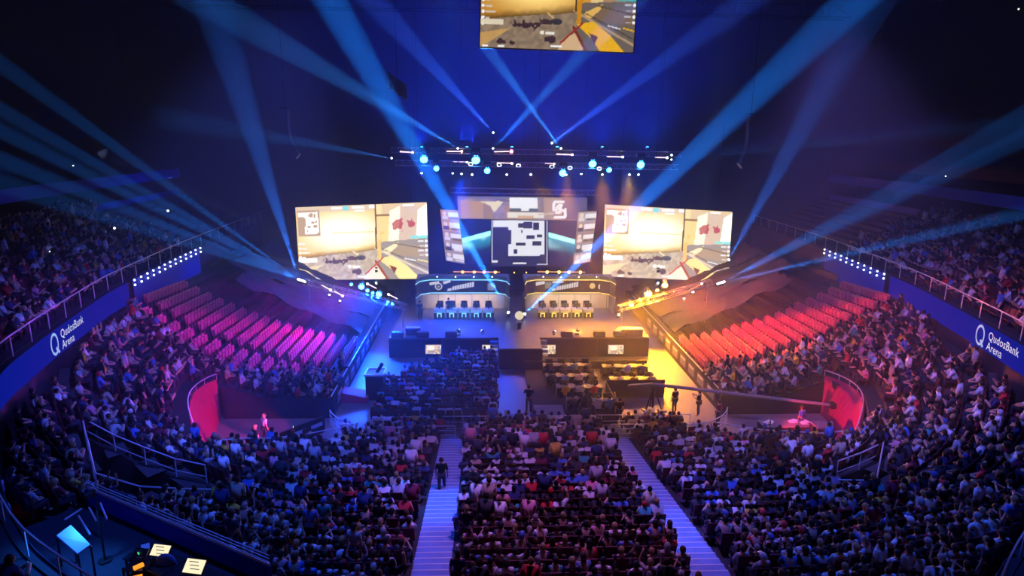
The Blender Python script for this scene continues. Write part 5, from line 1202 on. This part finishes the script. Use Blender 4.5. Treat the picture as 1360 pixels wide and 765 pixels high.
# stage lip glowing lamps
p = at_y(608.5, 439, 48.6); glow(p, Vector((-6, 55, 2))-p, (.1, .35, 1), 900, 120, 'round white-blue lamp on the stage lip above the left screens', .16, 'lens_white', 'stage lip glow lamps')
p = at_y(767, 438, 48.6); glow(p, Vector((6, 55, 2))-p, (1, .5, .05), 1400, 120, 'round amber lamp on the stage lip right of the thrust', .14, 'lens_amber', 'stage lip glow lamps')
# booth interior, stage colour washes and floor pools come from lamps added to the truss
def truss_lamp(px, py, Y, tgt, col, pw, deg, lab, r=.12, lens='lens_white', blend=.5, rad=.2):
    p = at_y(px, py, Y); return glow_to(p, tgt, col, pw, deg, lab, r, lens, blend, rad)
def glow_to(p, tgt, col, pw, deg, lab, r, lens, blend, rad):
    o = head(p, Vector(tgt)-p, r, lens, lab, 'key lamps on the stage truss'); q = p+(Vector(tgt)-p).normalized()*r*1.3; spot('lamp_light', q, tgt, col, pw, deg, blend, rad, o); return o
KEYS = [((601, 230), (-4.6, 54.8, 3), (1, .8, .68), 2200, 24, 'white key lamp aimed at the left booth'), ((772, 231), (4.7, 54.8, 3), (1, .72, .42), 3000, 24, 'white key lamp aimed at the right booth'),
 ((613, 231), (-6, 48, 1), (.002, .05, 1), 46000, 46, 'blue key lamp over the left half of the stage'), ((752, 232), (4.4, 47.5, 0), (1, .34, .004), 20000, 42, 'added amber key lamp over the right half of the stage, nearest the centre'), ((800, 232), (6.5, 46.5, 0), (1, .34, .004), 22000, 42, 'added amber key lamp over the right half of the stage, middle one'), ((836, 232), (7.5, 45.5, 0), (1, .34, .004), 22000, 42, 'added amber key lamp over the right half of the stage, outer one'),
 ((673, 232), (-6, 41, 0), (.01, .08, 1), 15000, 36, 'blue key lamp aimed at the left floor seats'), ((705, 232), (9.6, 41, 0), (1, .36, .02), 18000, 26, 'amber key lamp aimed at the right floor edge'),
 ((627, 232), (-10.6, 37, 0), (1, .4, .22), 2600, 20, 'pinkish key lamp aimed at the left floor corner'), ((560, 230), (-10.9, 47, 0), (.02, .3, 1), 15000, 11, 'cyan key lamp aimed at the left stage corner'), ((848, 232), (10.8, 46, 0), (1, .55, .04), 36000, 10, 'yellow key lamp aimed at the right stage corner')]
for a, t, c, pw, deg, lab in KEYS: truss_lamp(*a, 56.4, t, c, pw, deg, lab, .09)
SIDE = [((-11.6, 51.2, 5.2), (-17.5, 42.5, 3.4), (.75, .012, .8), 13000, 52, 'magenta flood lamp aimed at the empty left seats'), ((11.6, 51.2, 5.2), (18, 43, 3.4), (1, .08, .03), 19000, 52, 'red flood lamp aimed at the empty right seats'),
 ((-11.6, 51.0, 6.2), (-19, 55, 3), (.003, .06, 1), 9000, 90, 'blue flood lamp aimed at the left seat covers'), ((11.6, 51.0, 6.2), (19, 55, 3), (1, .2, .05), 11000, 90, 'orange flood lamp aimed at the right seat covers')]
for p, t, c, pw, deg, lab in SIDE: glow_to(Vector(p), t, c, pw, deg, lab, .1, 'lens_white', .5, .2)
for sx, c in ((-1, (1, .06, .5)), (1, (1, .04, .08))):  # lamps added to brighten the red tunnel walls
    p = Vector((sx*13.0, 32.0, 1.75)); o = head(p, Vector((sx*17.3, 33, 1.2))-p, .05, 'lens_pink', 'small added lamp lighting the red wall, %s tunnel' % ('left' if sx < 0 else 'right'), 'added tunnel lamps'); q = p+Vector((sx*.12, .02, 0)); MB().tube((p.x, p.y, bowl_z(p.x, p.y-.5)), p+Vector((0, .1, .1)), .025, 5).build('post', M['blackm'], o); spot('lamp_light', q, (sx*17.6, 33.0, 1.5), c, 1500, 85, .6, .08, o)
# small exit and gallery lights far round the hall
M['dot'] = emit('tiny_white_light', (.9, 1, .75), 6)
for px, py, Y, lab in ((228, 125, 60, 'tiny white light far up left, left of a pair'), (267, 115, 60, 'tiny white light far up left, right of a pair'), (97, 220, 50, 'tiny white light alone on the dark left wall'), (152, 303, 48, 'tiny white light on the left balcony front, middle'), (223, 280, 52, 'tiny white light on the left balcony front, far end'), (67, 335, 40, 'tiny white light on the left balcony front, near end'),
        (237, 349, 52, 'white light at the far end of the left gallery box'), (145, 398, 42, 'white light on the left ribbon board end'), (12, 508, 26, 'white light at the near end of the left ribbon board'), (1256, 234, 52, 'tiny white light on the dark right wall'), (1202, 311, 54, 'tiny white light below the right balcony'), (1287, 343, 44, 'tiny white light on the right balcony front'), (1122, 354, 53, 'white light at the far end of the right gallery box'), (1219, 401, 42, 'white light on the right ribbon board end'), (1353, 12, 55, 'tiny white light in the top right corner')):
    p = at_y(px, py, Y)
    if 'dark left wall' in lab or 'far up left' in lab: p = at_x(px, py, -44.2)
    if 'dark right wall' in lab or 'top right' in lab: p = at_x(px, py, 44.2)
    o = empty('exit_light', p, lab, 'light', 'tiny hall lights'); MB().sphere(p, .075 if py > 240 else .06, 8, 6).build('bulb', M['dot'], o); MB().tube(p+Vector((0, .05, 0)), p+(Vector((math.copysign(.3, p.x), 0, 0)) if abs(p.x) > 44 else Vector((0, .4, 0))), .1, 6).build('housing', M['blkp'], o)
# ---------------------------------------------------------------- haze hanging over the hall
hm = bpy.data.materials.new('haze'); hm.use_nodes = True; nt = hm.node_tree; nt.nodes.clear(); out = nt.nodes.new('ShaderNodeOutputMaterial'); vs = nt.nodes.new('ShaderNodeVolumeScatter')
vs.inputs['Color'].default_value = (1, 1, 1, 1); vs.inputs['Density'].default_value = HAZE; vs.inputs['Anisotropy'].default_value = .25; nt.links.new(vs.outputs[0], out.inputs['Volume'])
o = new_obj('haze', MB().bb((-43, 24, .1), (43, 78, 32)).mesh('haze', hm)); tag(o, 'thin stage haze hanging over the floor and stage', 'haze', kind='stuff')
